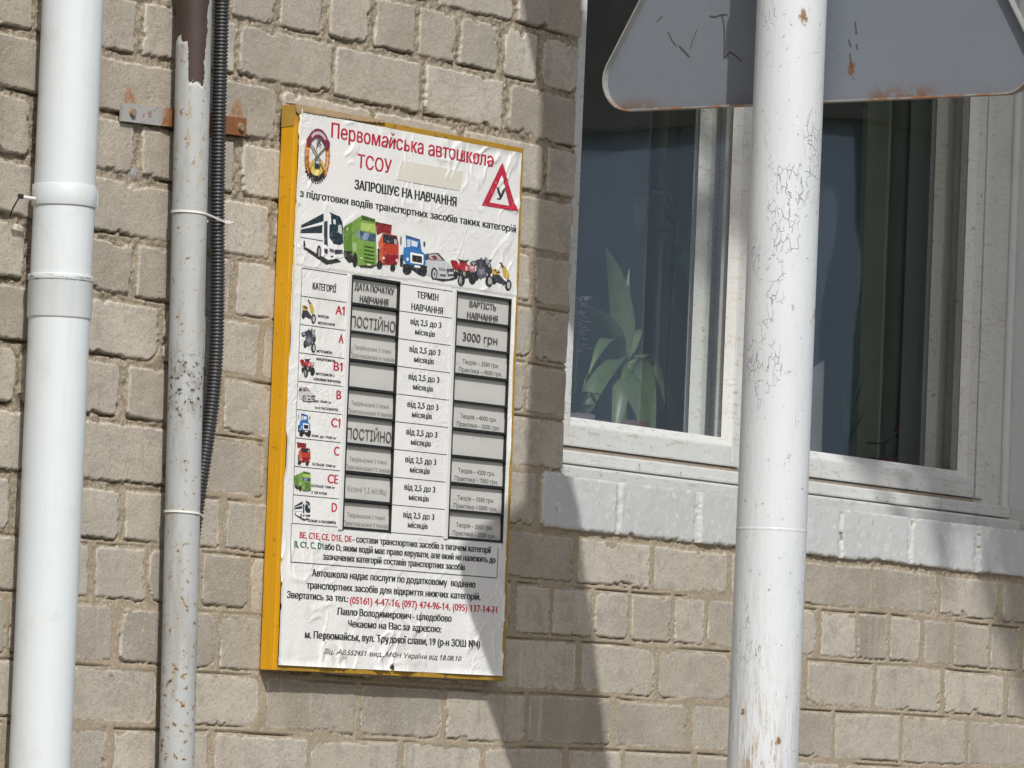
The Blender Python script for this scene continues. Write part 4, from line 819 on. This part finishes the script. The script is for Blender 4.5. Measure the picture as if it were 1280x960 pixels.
for (c0, c1), data, nm in ((C2, COL2, 'date_card'), (C4, COL4, 'price_card')):
    f = MB(); off = -0.0015 if nm == 'price_card' else 0.0
    for v in ROWV: f.box(c0+.0046, c1-.0006, -.0336, -.0238, v-.0024+off, v+.0020+off, .0006)
    f.box(c0, c0+.0045, -.0338, -.0238, VB-.004, VT+.001, .0006)
    f.box(c1-.0012, c1+.0004, -.0326, -.0238, VB-.004, VT+.001, .0003)
    f.build('slot_frame', M_SLOT, board)
    MB().box(c0-.0115, c0-.0012, -.0352, -.0325, VB-.004, VT-.0005, .0012).build('trim_strip', M_TRIM, board)
    cc = (c0+c1)/2+.003
    for i, d in enumerate(data):
        v1 = ROWV[i]-.0026+off; v0 = ROWV[i+1]+.0022+off; y = -.0262-rn.random()*.0008; sh = rn.uniform(-.002, .001)
        # card, its lower part doubled by an older slip
        crd = MB().add([(c0+.0047, y, v0), (c1-.0015, y, v0), (c1-.0015, y-.0006*rn.random(), v1+sh), (c0+.0047, y, v1+sh),
                        (c0+.0047, y+.0012, v0), (c1-.0015, y+.0012, v0), (c1-.0015, y+.0012, v1+sh), (c0+.0047, y+.0012, v1+sh)],
                       [(0, 1, 2, 3), (7, 6, 5, 4), (0, 4, 5, 1), (1, 5, 6, 2), (2, 6, 7, 3), (3, 7, 4, 0)])
        if d and d[0] in 'tcp':
            vm = v0+(v1-v0)*(.60+rn.uniform(-.05, .05)); ya = y-.0012
            crd.add([(c0+.0049, ya, v0+.0004), (c1-.0017, ya, v0+.0004), (c1-.0017, ya, vm), (c0+.0049, ya, vm), (c0+.0049, y-.0007, vm), (c1-.0017, y-.0007, vm)], [(0, 1, 2, 3), (3, 2, 5, 4)])
        ob = crd.build(nm, M_CARD, board)
        if d:
            ik = Ink(on=y-.0016)
            H_ = lambda f_: v1-(v1-v0)*f_
            if d[0] == 'h': ctext(ik, d[1], cc, .114 if nm == 'date_card' else .081, H_(.46), .0112, INK['d'], .025); ctext(ik, d[2], cc, .082 if nm == 'date_card' else .093, H_(.93), .0112, INK['d'], .025)
            if d[0] == 'b': ctext(ik, d[1], cc, .128, H_(.84), .0185, INK['m'], .004)
            if d[0] == 'n': ctext(ik, d[1], cc-.004, .106, H_(.76), .0155, INK['d'], .006)
            if d[0] == 't': ctext(ik, d[1], cc, .108, H_(.62), .0078, INK['f'], .0); ctext(ik, d[2], cc, .128, H_(.94), .0078, INK['f'], .0)
            if d[0] == 'c': ctext(ik, d[1], cc, .112, H_(.72), .0105, (.2, .2, .19), .0)
            if d[0] == 'p': ctext(ik, d[1], cc, .112, H_(.60), .0082, INK['m'], .004); ctext(ik, d[2], cc, .132, H_(.93), .0082, INK['m'], .004)
            ik.build('lettering', ob)
# brown tape over the top edge, cellophane corner, lower nail
tp = MB(); V = []; F = []; n = 40
for i in range(n+1):
    u = -.001+.255*i/n; lowv = BH-.0085-.006*abs(math.sin(i*1.7))*0.4-(.004 if i < 3 else 0)+(i/n)**3*.007
    V += [(u, -.0352+.0004*math.sin(i*2.1), lowv), (u, -.0338, BH+.0012), (u, -.004, BH+.0035-.002*i/n)]
for i in range(n):
    for k in (0, 1): F.append((i*3+k, (i+1)*3+k, (i+1)*3+k+1, i*3+k+1))
tp.add(V, F, True); tp.build('packing_tape', simple('brown packing tape', (0.30, 0.215, 0.12), 0.35, 0.25, 25, 60, 0.0012, 0.5, obj=True), board)
MB().add([(-.0012, -.034, BH), (-.0012, -.004, BH), (-.0012, -.004, BH-.038), (-.0012, -.0325, BH-.036)], [(0, 1, 2, 3)]).build('packing_tape', simple('old tape on the side', (0.36, 0.22, 0.045), 0.4, 0.2, 40, obj=True), board)
MB().tube([(.334, -.0300, .0140), (.334, -.0345, .0140)], [.0045, .0036], 10).build('nail', simple('rusty nail', (0.05, 0.035, 0.025), 0.7), board)
MB().tube([(.016, -.034, BH-.006), (.012, -.0355, BH-.05), (.0105, -.0352, BH-.14), (.0125, -.0348, BH-.26), (.0105, -.0345, BH-.4)], [.0016, .0020, .0014, .0018, .0006], 8).build('glue_bead', simple('clear glue', (0.62, 0.58, 0.48), 0.15, spec=0.6), board)

# ------------------------------------------------------------------ SIGN POST AND ROAD SIGNS
def m_postpaint():
    m = NM('cracked white post paint'); o = m.sep()
    c = m.mix(m.noise(7, 4), (0.50, 0.535, 0.57), (0.575, 0.605, 0.63))
    wv = m.n('ShaderNodeVectorMath', operation='ADD'); nz = m.n('ShaderNodeTexNoise'); nz.inputs['Scale'].default_value = 26; m.l(m.P, nz.inputs['Vector'])
    m.l(m.scale(m.P, (1.15, 1.15, 0.55)), wv.inputs[0]); m.l(m.scale(nz.outputs['Color'], (0.030, 0.030, 0.030)), wv.inputs[1])
    cells = m.voro(84, wv.outputs[0])
    band = m.math('ADD', m.mul(m.ramp(o[2], 2.20, 2.48), m.ramp(o[2], 2.55, 2.78, True)), 0.12, True)
    msk = m.mul(m.ramp(m.math('ADD', m.noise(9, 3, 0.6, m.scale(m.P, (1.4, 1.4, 0.8))), m.mul(band, 0.13)), 0.60, 0.68), 1.0)
    crk = m.mul(m.mul(m.ramp(cells, 0.012, 0.040, True), msk), m.ramp(m.noise(45, 3, .7), .44, .52))
    c = m.mix(m.mul(crk, 0.45), c, (0.15, 0.145, 0.14))
    c = m.mix(m.mul(m.ramp(m.noise(1, 5, 0.7, m.scale(m.P, (60, 60, 7))), 0.55, 0.70), 0.30), c, (0.46, 0.46, 0.44))
    chips = m.ramp(m.noise(80, 5, 0.75), 0.645, 0.675)
    c = m.mix(m.mul(chips, 0.75), c, (0.34, 0.31, 0.27))
    c = m.mix(m.mul(m.ramp(m.noise(240, 2), 0.66, 0.72), 0.45), c, (0.42, 0.42, 0.42))
    # rusty runs low on the post
    lowb = m.mul(m.ramp(o[2], 1.45, 1.74, True), 1.0)
    run = m.ramp(m.noise(1, 5, 0.7, m.scale(m.P, (95, 95, 9))), 0.48, 0.60)
    mid = m.math('SUBTRACT', m.mul(m.math('ADD', o[0], .9266), .575), m.mul(m.math('ADD', o[1], 1.0513), .817))
    midm = m.mul(m.ramp(mid, -.045, -.02), m.ramp(mid, .005, .03, True))
    mask2 = m.mul(m.mul(run, lowb), m.math('ADD', m.mul(midm, .8), .25, True))
    c = m.mix(m.mul(mask2, 0.95), c, (0.30, 0.225, 0.115))
    spots = m.mul(m.ramp(m.noise(1, 5, 0.7, m.scale(m.P, (150, 150, 30))), 0.56, 0.60), m.mul(m.ramp(o[2], 1.45, 1.70, True), m.math('ADD', midm, .15, True)))
    c = m.mix(m.mul(spots, 0.9), c, (0.24, 0.13, 0.05))
    for (dx, dy, zz_, rr2) in ((-.0345, -.0435, 2.695, .0105), (-.030, -.0465, 1.555, .007), (-.0553, 0.003, 1.60, .006), (.022, -.051, 2.23, .007)):
        v = m.n('ShaderNodeVectorMath', operation='SUBTRACT'); m.l(m.P, v.inputs[0]); v.inputs[1].default_value = (-.9266+dx, -1.0513+dy, zz_)
        d = m.n('ShaderNodeVectorMath', operation='LENGTH'); m.l(m.scale(v.outputs[0], (1, 1, .7)), d.inputs[0])
        dd = m.math('ADD', d.outputs['Value'], m.mul(m.math('SUBTRACT', m.noise(150, 3, .7), .5), .022))
        c = m.mix(m.ramp(dd, rr2*.3, rr2, True), c, (0.20, 0.115, 0.05))
    hb = m.math('SUBTRACT', m.mul(m.noise(1, 4, .6, m.scale(m.P, (130, 130, 22))), m.math('ADD', .7, m.mul(m.ramp(o[2], 1.5, 2.0, True), 1.6))), m.mul(crk, 1.2))
    hb = m.math('SUBTRACT', hb, m.mul(chips, .8))
    return m.done(c, 0.42, m.bump(hb, 0.0011), 0.5)
PX, PYY, PR_ = -0.9266, -1.0513, 0.0555
post = thing('sign_post', 'thick white painted round steel post with cracked paint, in front of the window', 'post', (PX, PYY, 0))
M_POSTP = m_postpaint()
MB().tube([(0, 0, z) for z in np.linspace(0, 4.3, 60)], PR_, 56).build('post_tube', M_POSTP, post)
MB().tube([(0, 0, 4.3), (0, 0, 4.315), (0, 0, 4.325)], [PR_+.003, PR_+.003, PR_*.6], 40).build('post_cap', simple('post cap', (0.6, 0.6, 0.6), 0.5), post)
MB().tube([(0, 0, 1.884), (0, 0, 1.885), (0, 0, 1.888), (0, 0, 1.889)], [PR_, PR_+.0004, PR_+.0004, PR_], 56).build('weld_seam', M_POSTP, post)

def m_signback():
    m = NM('grey sign back paint'); co = m.objco(); o = m.sep(co)
    c = m.mix(m.noise(5, 4, 0.6, co), (0.128, 0.149, 0.180), (0.155, 0.176, 0.207))
    c = m.mix(m.mul(m.ramp(m.noise(200, 2, 0.6, co), 0.64, 0.72), 0.35), c, (0.12, 0.13, 0.14))
    # scratches
    for (sc, th) in (((9, 160, 60), .715), ((9, 60, 170), .72)):
        c = m.mix(m.mul(m.ramp(m.noise(1, 2, .5, m.scale(co, sc)), th, th+.03), .6), c, (0.07, 0.07, 0.07))
    spots = m.ramp(m.noise(60, 4, .7, co), .70, .73)
    c = m.mix(m.mul(spots, .8), c, (0.06, 0.055, 0.05))
    rim = m.mul(m.mul(m.ramp(o[2], 0.0, 0.032, True), m.ramp(m.noise(34, 5, .8, co), .42, .54)), m.math('ADD', m.mul(m.ramp(o[1], -.235, -.205), m.ramp(o[1], -.125, -.085, True)), m.math('ADD', m.mul(m.mul(m.ramp(o[1], .29, .32), m.ramp(o[1], .365, .39, True)), .6), .12), True))
    vv_ = m.n('ShaderNodeVectorMath', operation='SUBTRACT'); m.l(co, vv_.inputs[0]); vv_.inputs[1].default_value = (0, -.066, .052)
    ln_ = m.n('ShaderNodeVectorMath', operation='LENGTH'); m.l(m.scale(vv_.outputs[0], (1, 1, .8)), ln_.inputs[0])
    dsp = m.math('ADD', ln_.outputs['Value'], m.mul(m.math('SUBTRACT', m.noise(90, 4, .7, co), .5), .04))
    rim = m.math('MAXIMUM', rim, m.ramp(dsp, .005, .011, True))
    c = m.mix(rim, c, (0.14, 0.068, 0.036))
    return m.done(c, 0.5, m.bump(m.noise(25, 3, .6, co), 0.0006), 0.45)
def m_rim():
    m = NM('worn sign rim'); co = m.objco(); o = m.sep(co)
    c = m.mix(m.noise(14, 4, .6, co), (0.20, 0.21, 0.215), (0.30, 0.31, 0.30))
    low = m.ramp(o[2], .0, .03, True)
    c = m.mix(m.mul(low, m.ramp(m.noise(26, 5, .75, co), .44, .58)), c, (0.27, 0.12, 0.045))
    c = m.mix(m.ramp(m.noise(60, 4, .7, co), .64, .70), c, (0.14, 0.09, 0.06))
    return m.done(c, 0.6, m.bump(m.noise(50, 3, .6, co), 0.0008), 0.4)
M_SB = m_signback(); M_RIM = m_rim()
M_FACE = simple('sign face sheet', (0.72, 0.72, 0.70), 0.4, 0.04); M_BRK = simple('zinc bracket', (0.36, 0.37, 0.38), 0.5, 0.2, 40, metal=0.3)
def roundpoly(pts, r, n=10):
    out = []; N = len(pts)
    for i in range(N):
        p = Vector(pts[i]); a = (Vector(pts[i-1])-p).normalized(); b = (Vector(pts[(i+1) % N])-p).normalized()
        ang = a.angle(b); d = r/math.tan(ang/2); c = p+(a+b).normalized()*(r/math.sin(ang/2))
        s = p+a*d-c; e = p+b*d-c
        for k in range(n+1):
            t = k/n; v = s.lerp(e, t).normalized()*r; out.append((c+v)[:])
    return out
def plate(root, outl, depth, mark=None):
    n = len(outl); cen = (sum(p[0] for p in outl)/n, sum(p[1] for p in outl)/n)
    # sheet: back (towards -x) and front
    mobj('panel', [(0, y, z) for y, z in outl]+[(.0022, y, z) for y, z in outl], [tuple(range(n)), tuple(range(2*n-1, n-1, -1))], M_SB, root)
    mobj('sign_face', [(.0030, y, z) for y, z in outl], [tuple(range(n-1, -1, -1))], M_FACE, root)
    def shr(d):
        o = []
        for i in range(n):
            a, b = Vector(outl[i-1]), Vector(outl[(i+1) % n]); t = (b-a).normalized(); nn = Vector((t.y, -t.x))
            if nn.dot(Vector(outl[i])-Vector(cen)) < 0: nn = -nn
            p = Vector(outl[i])-nn*d; o.append((p.x, p.y))
        return o
    i1 = shr(.0022); V = [(.0026, y, z) for y, z in outl]+[(-depth, y, z) for y, z in outl]+[(-depth, y, z) for y, z in i1]+[(-.0004, y, z) for y, z in i1]
    F = []
    for k in range(3):
        for i in range(n): F.append((k*n+i, k*n+(i+1) % n, (k+1)*n+(i+1) % n, (k+1)*n+i))
    mobj('rim', V, F, M_RIM, root)
SX, SZ = -0.8680, 2.5700
sg = thing('traffic_sign', 'grey back of a triangular road sign with rounded corners, bolted behind the white post', 'traffic sign', (SX, -1.0655, SZ))
hw = 0.4415; ht = hw*2*math.sin(rad(60))
tri = roundpoly([(-hw, 0), (hw, 0), (0, ht)], 0.052, 12)
plate(sg, tri, 0.0135)
def bracket(root, z, half):
    b = MB(); x1 = -.001; x0 = PX+PR_-SX-.012
    b.box(x0+.010, x1, -half, half, z-.020, z+.020, .002)
    o = b.build('bracket', M_BRK, root)
    c = MB(); cxp = PX-SX; cyp = PYY-root.location.y; prev = None; V = []; F = []
    for k in range(25):
        t = rad(60+240*k/24); 
        for (rr_, dz) in ((PR_+.0005, -.018), (PR_+.0035, -.018), (PR_+.0035, .018), (PR_+.0005, .018)): V.append((cxp+cos(t)*rr_, cyp+sin(t)*rr_, z+dz))
    for k in range(24):
        for j in range(4): F.append((k*4+j, k*4+(j+1) % 4, k*4+4+(j+1) % 4, k*4+4+j))
    c.add(V, F); c.build('clamp_band', M_BRK, root)
bracket(sg, 0.255, 0.13); bracket(sg, 0.52, 0.10)
cr_b = MB()       # crack of peeled paint and scratches as thin raised flakes
def scratch(pts, wd): 
    b = MB()
    for (a, c) in zip(pts, pts[1:]):
        a = Vector(a); c = Vector(c); d = (c-a).normalized(); n_ = Vector((-d.y, d.x))*wd/2
        q4 = [a+n_, c+n_, c-n_, a-n_]; b.add([(-.0006, p.x, p.y) for p in q4], [(0, 1, 2, 3)])
    return b
def sgpt(px, py):       # millimetres on the sign's back: right of the left corner, above the lower edge
    return (0.4050-px/1000, py/1000)
M_SCR = simple("bare scratch", (0.06, 0.058, 0.055), 0.6)
for P4, wd in (([(198, 150), (208, 148), (219, 151), (232, 151)], .0026), ([(222, 150), (226, 132), (228, 110), (229, 80), (240, 90), (252, 82), (262, 74)], .0024),
               ([(118, 128), (128, 112), (136, 104)], .0016), ([(141, 104), (162, 85)], .0026), ([(163, 98), (166, 110), (174, 128)], .0016), ([(95, 146), (106, 154)], .0014),
               ([(474, 128), (477, 108)], .0024), ([(466, 78), (470, 56)], .0022), ([(478, 92), (480, 84)], .0024), ([(463, 100), (465, 94), (468, 88)], .0022)):
    scratch([sgpt(*p) for p in P4], wd).build('scratch', M_SCR, sg)
sq = thing('traffic_sign', 'grey back of a round road sign high on the white post, above the picture', 'traffic sign', (SX, -1.0513, 3.76))
plate(sq, [(.30*cos(2*pi*k/48), .30+.30*sin(2*pi*k/48)) for k in range(48)], .012)
bracket(sq, 0.30, 0.13)

# ------------------------------------------------------------------ WINDOW SILL PLANTS AND CURTAINS
M_LEAF = simple('strap leaf', (0.075, 0.115, 0.05), 0.42, 0.5, 45, spec=0.5)
M_LEAF2 = simple('small leaf', (0.05, 0.10, 0.04), 0.5, 0.3, 20)
M_STEM = simple('green stem', (0.07, 0.13, 0.03), 0.5, 0.3, 20)
def leaf(pts, wmax, side, fold=0.25, n=14):
    P = [Vector(p) for p in pts]; V = []; F = []
    def bez(t):
        k = [P[0]]*0+P[:]
        while len(k) > 1: k = [a.lerp(b, t) for a, b in zip(k, k[1:])]
        return k[0]
    sd = Vector(side).normalized()
    for i in range(n+1):
        t = i/n; c = bez(t); d = (bez(min(1, t+.02))-bez(max(0, t-.02))).normalized(); s = (sd-d*sd.dot(d)).normalized(); up = d.cross(s)
        wd = .66*wmax*(min(1, t/.30+.18)**.7)*(max(0, 1-((t-.30)/.70)**1.6) if t > .3 else 1)+.001
        for q, h in ((-1, fold), (-.5, fold*.35), (0, 0), (.5, fold*.35), (1, fold)): V.append(c+s*wd/2*q+up*wd/2*h)
    for i in range(n):
        for k in range(4): F.append((i*5+k, i*5+k+1, i*5+6+k, i*5+5+k))
    return V, F
pl = thing('potted_plant', 'green houseplant with broad strap leaves behind the left window pane', 'plant', (0.675, 0.33, 2.1355))
MB().tube([(0, 0, 0), (0, 0, .05), (0, 0, .052)], [.045, .058, .05], 20).build('pot', simple('dark clay pot', (0.08, 0.05, 0.04), 0.7), pl)
MB().tube([(0, 0, .04), (-.004, 0, .10), (.003, .002, .19)], [.013, .014, .010], 10).build('stem', M_STEM, pl)
for pts, wd in (([(0, 0, .17), (.01, .0, .26), (-.03, .0, .34), (-.085, -.005, .385)], .075),
                ([(0, 0, .17), (-.05, -.01, .22), (-.10, -.01, .255), (-.185, -.01, .270)], .070),
                ([(0, 0, .16), (-.06, -.02, .20), (-.16, -.03, .12), (-.205, -.03, -.03)], .085),
                ([(0, 0, .15), (.03, -.02, .21), (.06, -.03, .10), (.075, -.03, -.02)], .072),
                ([(0, 0, .15), (.02, -.02, .12), (.05, -.03, .06), (.05, -.03, .0)], .060),
                ([(0, 0, .17), (.03, .0, .20), (.065, .0, .16), (.095, .0, .10)], .026),
                ([(0, 0, .18), (.01, .01, .24), (.03, .02, .28), (.055, .03, .36)], .040),
                ([(0, 0, .165), (-.05, -.02, .235), (-.12, -.03, .215), (-.16, -.03, .13)], .05), ([(0, 0, .15), (.05, -.01, .22), (.11, -.01, .19), (.14, -.01, .10)], .045), ([(0, 0, .13), (-.03, -.03, .15), (-.07, -.04, .08), (-.085, -.04, -.01)], .06),
                ([(0, 0, .17), (.02, .0, .21), (.05, .0, .235), (.06, .0, .24)], .045)):
    V, F = leaf(pts, wd, (.6, -.55, .1)); mobj('leaf', V, F, M_LEAF, pl, True)
fl = thing('flowering_plant', 'pale purple flower spike behind the left pane beside the brick edge', 'plant', (0.440, 0.283, 2.1355))
MB().tube([(0, 0, 0), (0, 0, .045), (0, 0, .047)], [.036, .045, .04], 18).build('pot', simple('small white pot', (0.5, 0.5, 0.48), 0.4), fl)
MB().tube([(0, 0, .03), (.004, 0, .15), (.012, 0, .275)], .003, 8).build('stem', M_STEM, fl)
fb = MB(); rf = random.Random(3)
for i in range(60):
    a = rf.uniform(0, 2*pi); r = rf.uniform(.004, .022); c = Vector((.012+cos(a)*r, sin(a)*r, rf.uniform(.165, .275)))
    for k in range(4):
        t = a+k*pi/2; d = Vector((cos(t), sin(t), .3)).normalized()*.009; e = Vector((-sin(t), cos(t), 0))*.004
        fb.add([c, c+d*.6+e, c+d, c+d*.6-e], [(0, 1, 2, 3)])
fb.build('flower_spike', simple('lilac petals', (0.62, 0.48, 0.66), 0.6, 0.2, 60), fl)
for k in range(7):
    a = k*0.9; V, F = leaf([(0, 0, .04), (cos(a)*.03, sin(a)*.03, .09), (cos(a)*.06, sin(a)*.05, .10), (cos(a)*.08, sin(a)*.06, .07)], .03, (-sin(a), cos(a), 0)); mobj('leaf', V, F, M_LEAF2, fl, True)
hp = thing('potted_plant', 'faint trailing plant with small oval leaves high behind the left pane', 'plant', (1.17, 0.55, 2.1355))
MB().tube([(0, 0, 0), (0, 0, .10), (0, 0, .102)], [.05, .065, .055], 18).build('pot', simple('brown pot', (0.07, 0.055, 0.05), 0.7), hp)
MB().tube([(0, 0, .08), (.0, 0, .30), (.01, 0, .50), (-.06, -.02, .56), (-.14, -.03, .55)], .004, 8).build('stem', M_STEM, hp)
for (x, z, dx, dz, wd) in ((.01, .46, -.06, -.07, .05), (.02, .46, .03, -.11, .05), (.0, .48, -.10, .0, .03), (.01, .47, .08, -.03, .03), (-.14, .55, -.02, -.10, .045), (-.06, .56, -.04, .05, .03), (.01, .50, -.09, .04, .03), (.02, .49, .07, .05, .03)):
    V, F = leaf([(x, 0, z), (x+dx*.4, -.01, z+dz*.2), (x+dx*.8, -.02, z+dz*.6), (x+dx, -.02, z+dz)], wd, (.7, -.5, .2)); mobj('leaf', V, F, M_LEAF2, hp, True)
ge = thing('potted_plant', 'small dark red pot with a thin red flower stalk behind the right pane', 'plant', (1.79, 0.40, 2.1355))
MB().tube([(0, 0, 0), (0, 0, .055), (0, 0, .057)], [.030, .040, .034], 18).build('pot', simple('dark red pot', (0.16, 0.03, 0.03), 0.5), ge)
MB().tube([(-.07, 0, .085), (0, 0, .09), (.06, 0, .12)], .003, 8).tube([(0, 0, .05), (0, 0, .09)], .003, 8).build('stem', M_STEM, ge)
MB().tube([(.058, 0, .112), (.066, 0, .122), (.074, 0, .132)], [.008, .016, .006], 10).build('flower', simple('red flower', (0.28, 0.03, 0.04), 0.5), ge)
ag = thing('potted_plant', 'dark spiky green plant in a low pot beside the lace curtain', 'plant', (1.67, 0.42, 2.1355))
MB().tube([(0, 0, 0), (0, 0, .05), (0, 0, .052)], [.03, .04, .035], 18).build('pot', simple('brown red pot', (0.12, 0.05, 0.04), 0.6), ag)
for k in range(12):
    a = k*2.4; h = .10+.09*((k*7) % 5)/5
    V, F = leaf([(0, 0, .04), (cos(a)*.01, sin(a)*.01, .04+h*.6), (cos(a)*.03, sin(a)*.03, .04+h), (cos(a)*.05, sin(a)*.04, .04+h*1.1)], .014, (-sin(a), cos(a), 0)); mobj('leaf', V, F, M_LEAF2, ag, True)
def curtain(name, x0, x1, y, z0, z1, mat, label, amp=.018, per=.075, scallop=0.0):
    V = []; F = []; nx = int((x1-x0)/.006); nz = 10
    for k in range(2):
        for j in range(nz+1):
            for i in range(nx+1):
                x = x0+(x1-x0)*i/nx; ztop = z1-(scallop*abs(((x-x0)/.07) % 1-.5)*2 if scallop else 0)
                V.append((x, y+k*.0015+amp*sin((x-x0)/per*2*pi)+amp*.4*sin((x-x0)/per*5.1+j*.12), z0+(ztop-z0)*j/nz))
    o = (nx+1)*(nz+1)
    for j in range(nz):
        for i in range(nx):
            a = j*(nx+1)+i; F.append((a, a+1, a+nx+2, a+nx+1)); F.append((o+a, o+a+nx+1, o+a+nx+2, o+a+1))
    return tag(mobj(name, V, F, mat, None, True), label, 'curtain')
curtain('curtain', 1.78, 2.10, .46, 2.0, 3.7, simple('grey green drape', (0.26, 0.30, 0.215), 0.9, 0.15, 12), 'dull grey green drape hanging at the right behind the right pane')
curtain('lace_curtain', 1.40, 1.66, .47, 2.14, 2.40, simple('white lace', (0.55, 0.57, 0.60), 0.9, 0.2, 90), 'short white lace curtain with a scalloped top behind the right pane', .008, .05, .03)

# ------------------------------------------------------------------ GROUND, STREET, WHAT THE PANES MIRROR AND WHAT SHADES THE WALL
def flat(name, x0, x1, y0, y1, z, mat):
    return structure(mobj(name, [(x0, y0, z), (x1, y0, z), (x1, y1, z), (x0, y1, z)], [(0, 1, 2, 3)], mat))
flat('ground', -160, 160, -160, 60, 0.0, simple('dry grass ground', (0.16, 0.155, 0.10), 0.95, 0.3, 3))
flat('pavement', -60, 60, -2.6, -0.02, 0.12, simple('grey concrete paving', (0.33, 0.305, 0.265), 0.9, 0.2, 6, 40, .003))
flat('road', -60, 60, -8.0, -2.75, 0.004, simple('asphalt', (0.06, 0.06, 0.06), 0.9, 0.25, 9))
o = MB().box(-60, 60, -2.75, -2.6, -.05, 0.125, .01).build('kerb', simple('kerb stone', (0.33, 0.32, 0.30), 0.9), None); structure(o)

oh = thing('house', 'pale blue rendered house across the street, mirrored in the window panes', 'house', (14, -7.80, 0))
M_BLUE = simple('pale blue render', (0.28, 0.375, 0.52), 0.9, 0.06, 2)
MB().box(0, 9, -9, 0, 0, 4.72).build('wall', M_BLUE, oh)
rfm = MB(); rfm.add([(-.06, -9.5, 4.70), (9.5, -9.5, 4.70), (9.5, .12, 4.70), (-.06, .12, 4.70), (2.5, -4.5, 9), (6.5, -4.5, 9)], [(3, 2, 1, 0), (0, 1, 5, 4), (1, 2, 5), (2, 3, 4, 5), (3, 0, 4)])
rfm.build('roof', simple('dark slate roof', (0.035, 0.035, 0.038), 0.8, 0.2, 4), oh)
M_WDK = simple('dark window', (0.03, 0.035, 0.04), 0.15)
MB().box(-.02, .02, -6.4, -5.0, 1.2, 2.8).build('window', M_WDK, oh)
for i, x in enumerate((1.2, 4, 6.8)): MB().box(x, x+1.2, -.02, .02, 1.2, 2.8).build('window', M_WDK, oh)

def tree(loc, blobs, trunk, nleaf, lsize, label, seed, col=(0.055, 0.095, 0.03)):
    t = thing('tree', label, 'tree', loc)
    tb = MB(); tb.tube(trunk, [.16, .13, .09, .04][:len(trunk)], 10)
    rg = random.Random(seed)
    for (c, r) in blobs: tb.tube([trunk[-2], tuple((Vector(trunk[-2])+Vector(c))/2+Vector((0, 0, .2))), c], [.06, .04, .015], 7)
    tb.build('trunk', simple('bark', (0.12, 0.095, 0.07), 0.95, 0.3, 20, 30, .006), t)
    V = []; F = []
    tot = sum(r[0]*r[1]*r[2] if isinstance(r, tuple) else r**3 for _, r in blobs)
    for (c, r) in blobs:
        rx, ry, rz = r if isinstance(r, tuple) else (r, r, r)
        for _ in range(int(nleaf*rx*ry*rz/tot)):
            d = Vector((rg.gauss(0, 1), rg.gauss(0, 1), rg.gauss(0, 1))).normalized()*(rg.random()**0.40)
            p = Vector(c)+Vector((d.x*rx, d.y*ry, d.z*rz)); s = lsize*rg.uniform(.6, 1.3)
            e = Euler((rg.uniform(0, 6.3), rg.uniform(0, 6.3), rg.uniform(0, 6.3))); M_ = e.to_matrix()
            n = len(V); V += [p+M_ @ Vector(q) for q in ((-s, 0, 0), (0, -s*.5, s*.12), (s, 0, 0), (0, s*.5, s*.12))]; F.append((n, n+1, n+2, n+3))
    mobj('crown', V, F, simple('foliage', col, 0.6, 0.4, 2.5), t)
    return t
tree((-0.11, -3.1, 0.13), [((-1.515, 0, 6.69), .60), ((-1.08, 0, 6.14), .50), ((-.65, 0, 5.945), .50), ((-.53, 0, 5.70), .50), ((-.544, 0, 6.86), .90), ((-1.83, 0, 7.69), .70), ((-1.13, 0, 7.91), .90), ((.35, .1, 7.2), .95), ((1.25, -.2, 6.7), 1.2), ((.3, -.6, 8.3), 1.1), ((2.2, .2, 7.6), 1.2)], [(0, 0, -.15), (.16, 0, 2.2), (.18, 0, 4.2), (-.15, 0, 6.0)], 42000, .062, 'dense street tree in front of the window, out of the picture, shading it', 11)
tree((15.5, -6.6, 0), [((0, 0, 3.2), (1.5, 1.1, 2.2)), ((.3, .2, 5.4), (1.5, 1.2, 1.6)), ((-.2, .1, 1.6), (1.2, .9, 1.2))], [(0, 0, 0), (0, 0, 1.2), (.1, 0, 2.6), (.1, 0, 4.6)], 9000, .13, 'dark street tree beside the pale blue house, mirrored in the right pane', 12, (0.03, 0.045, 0.02))
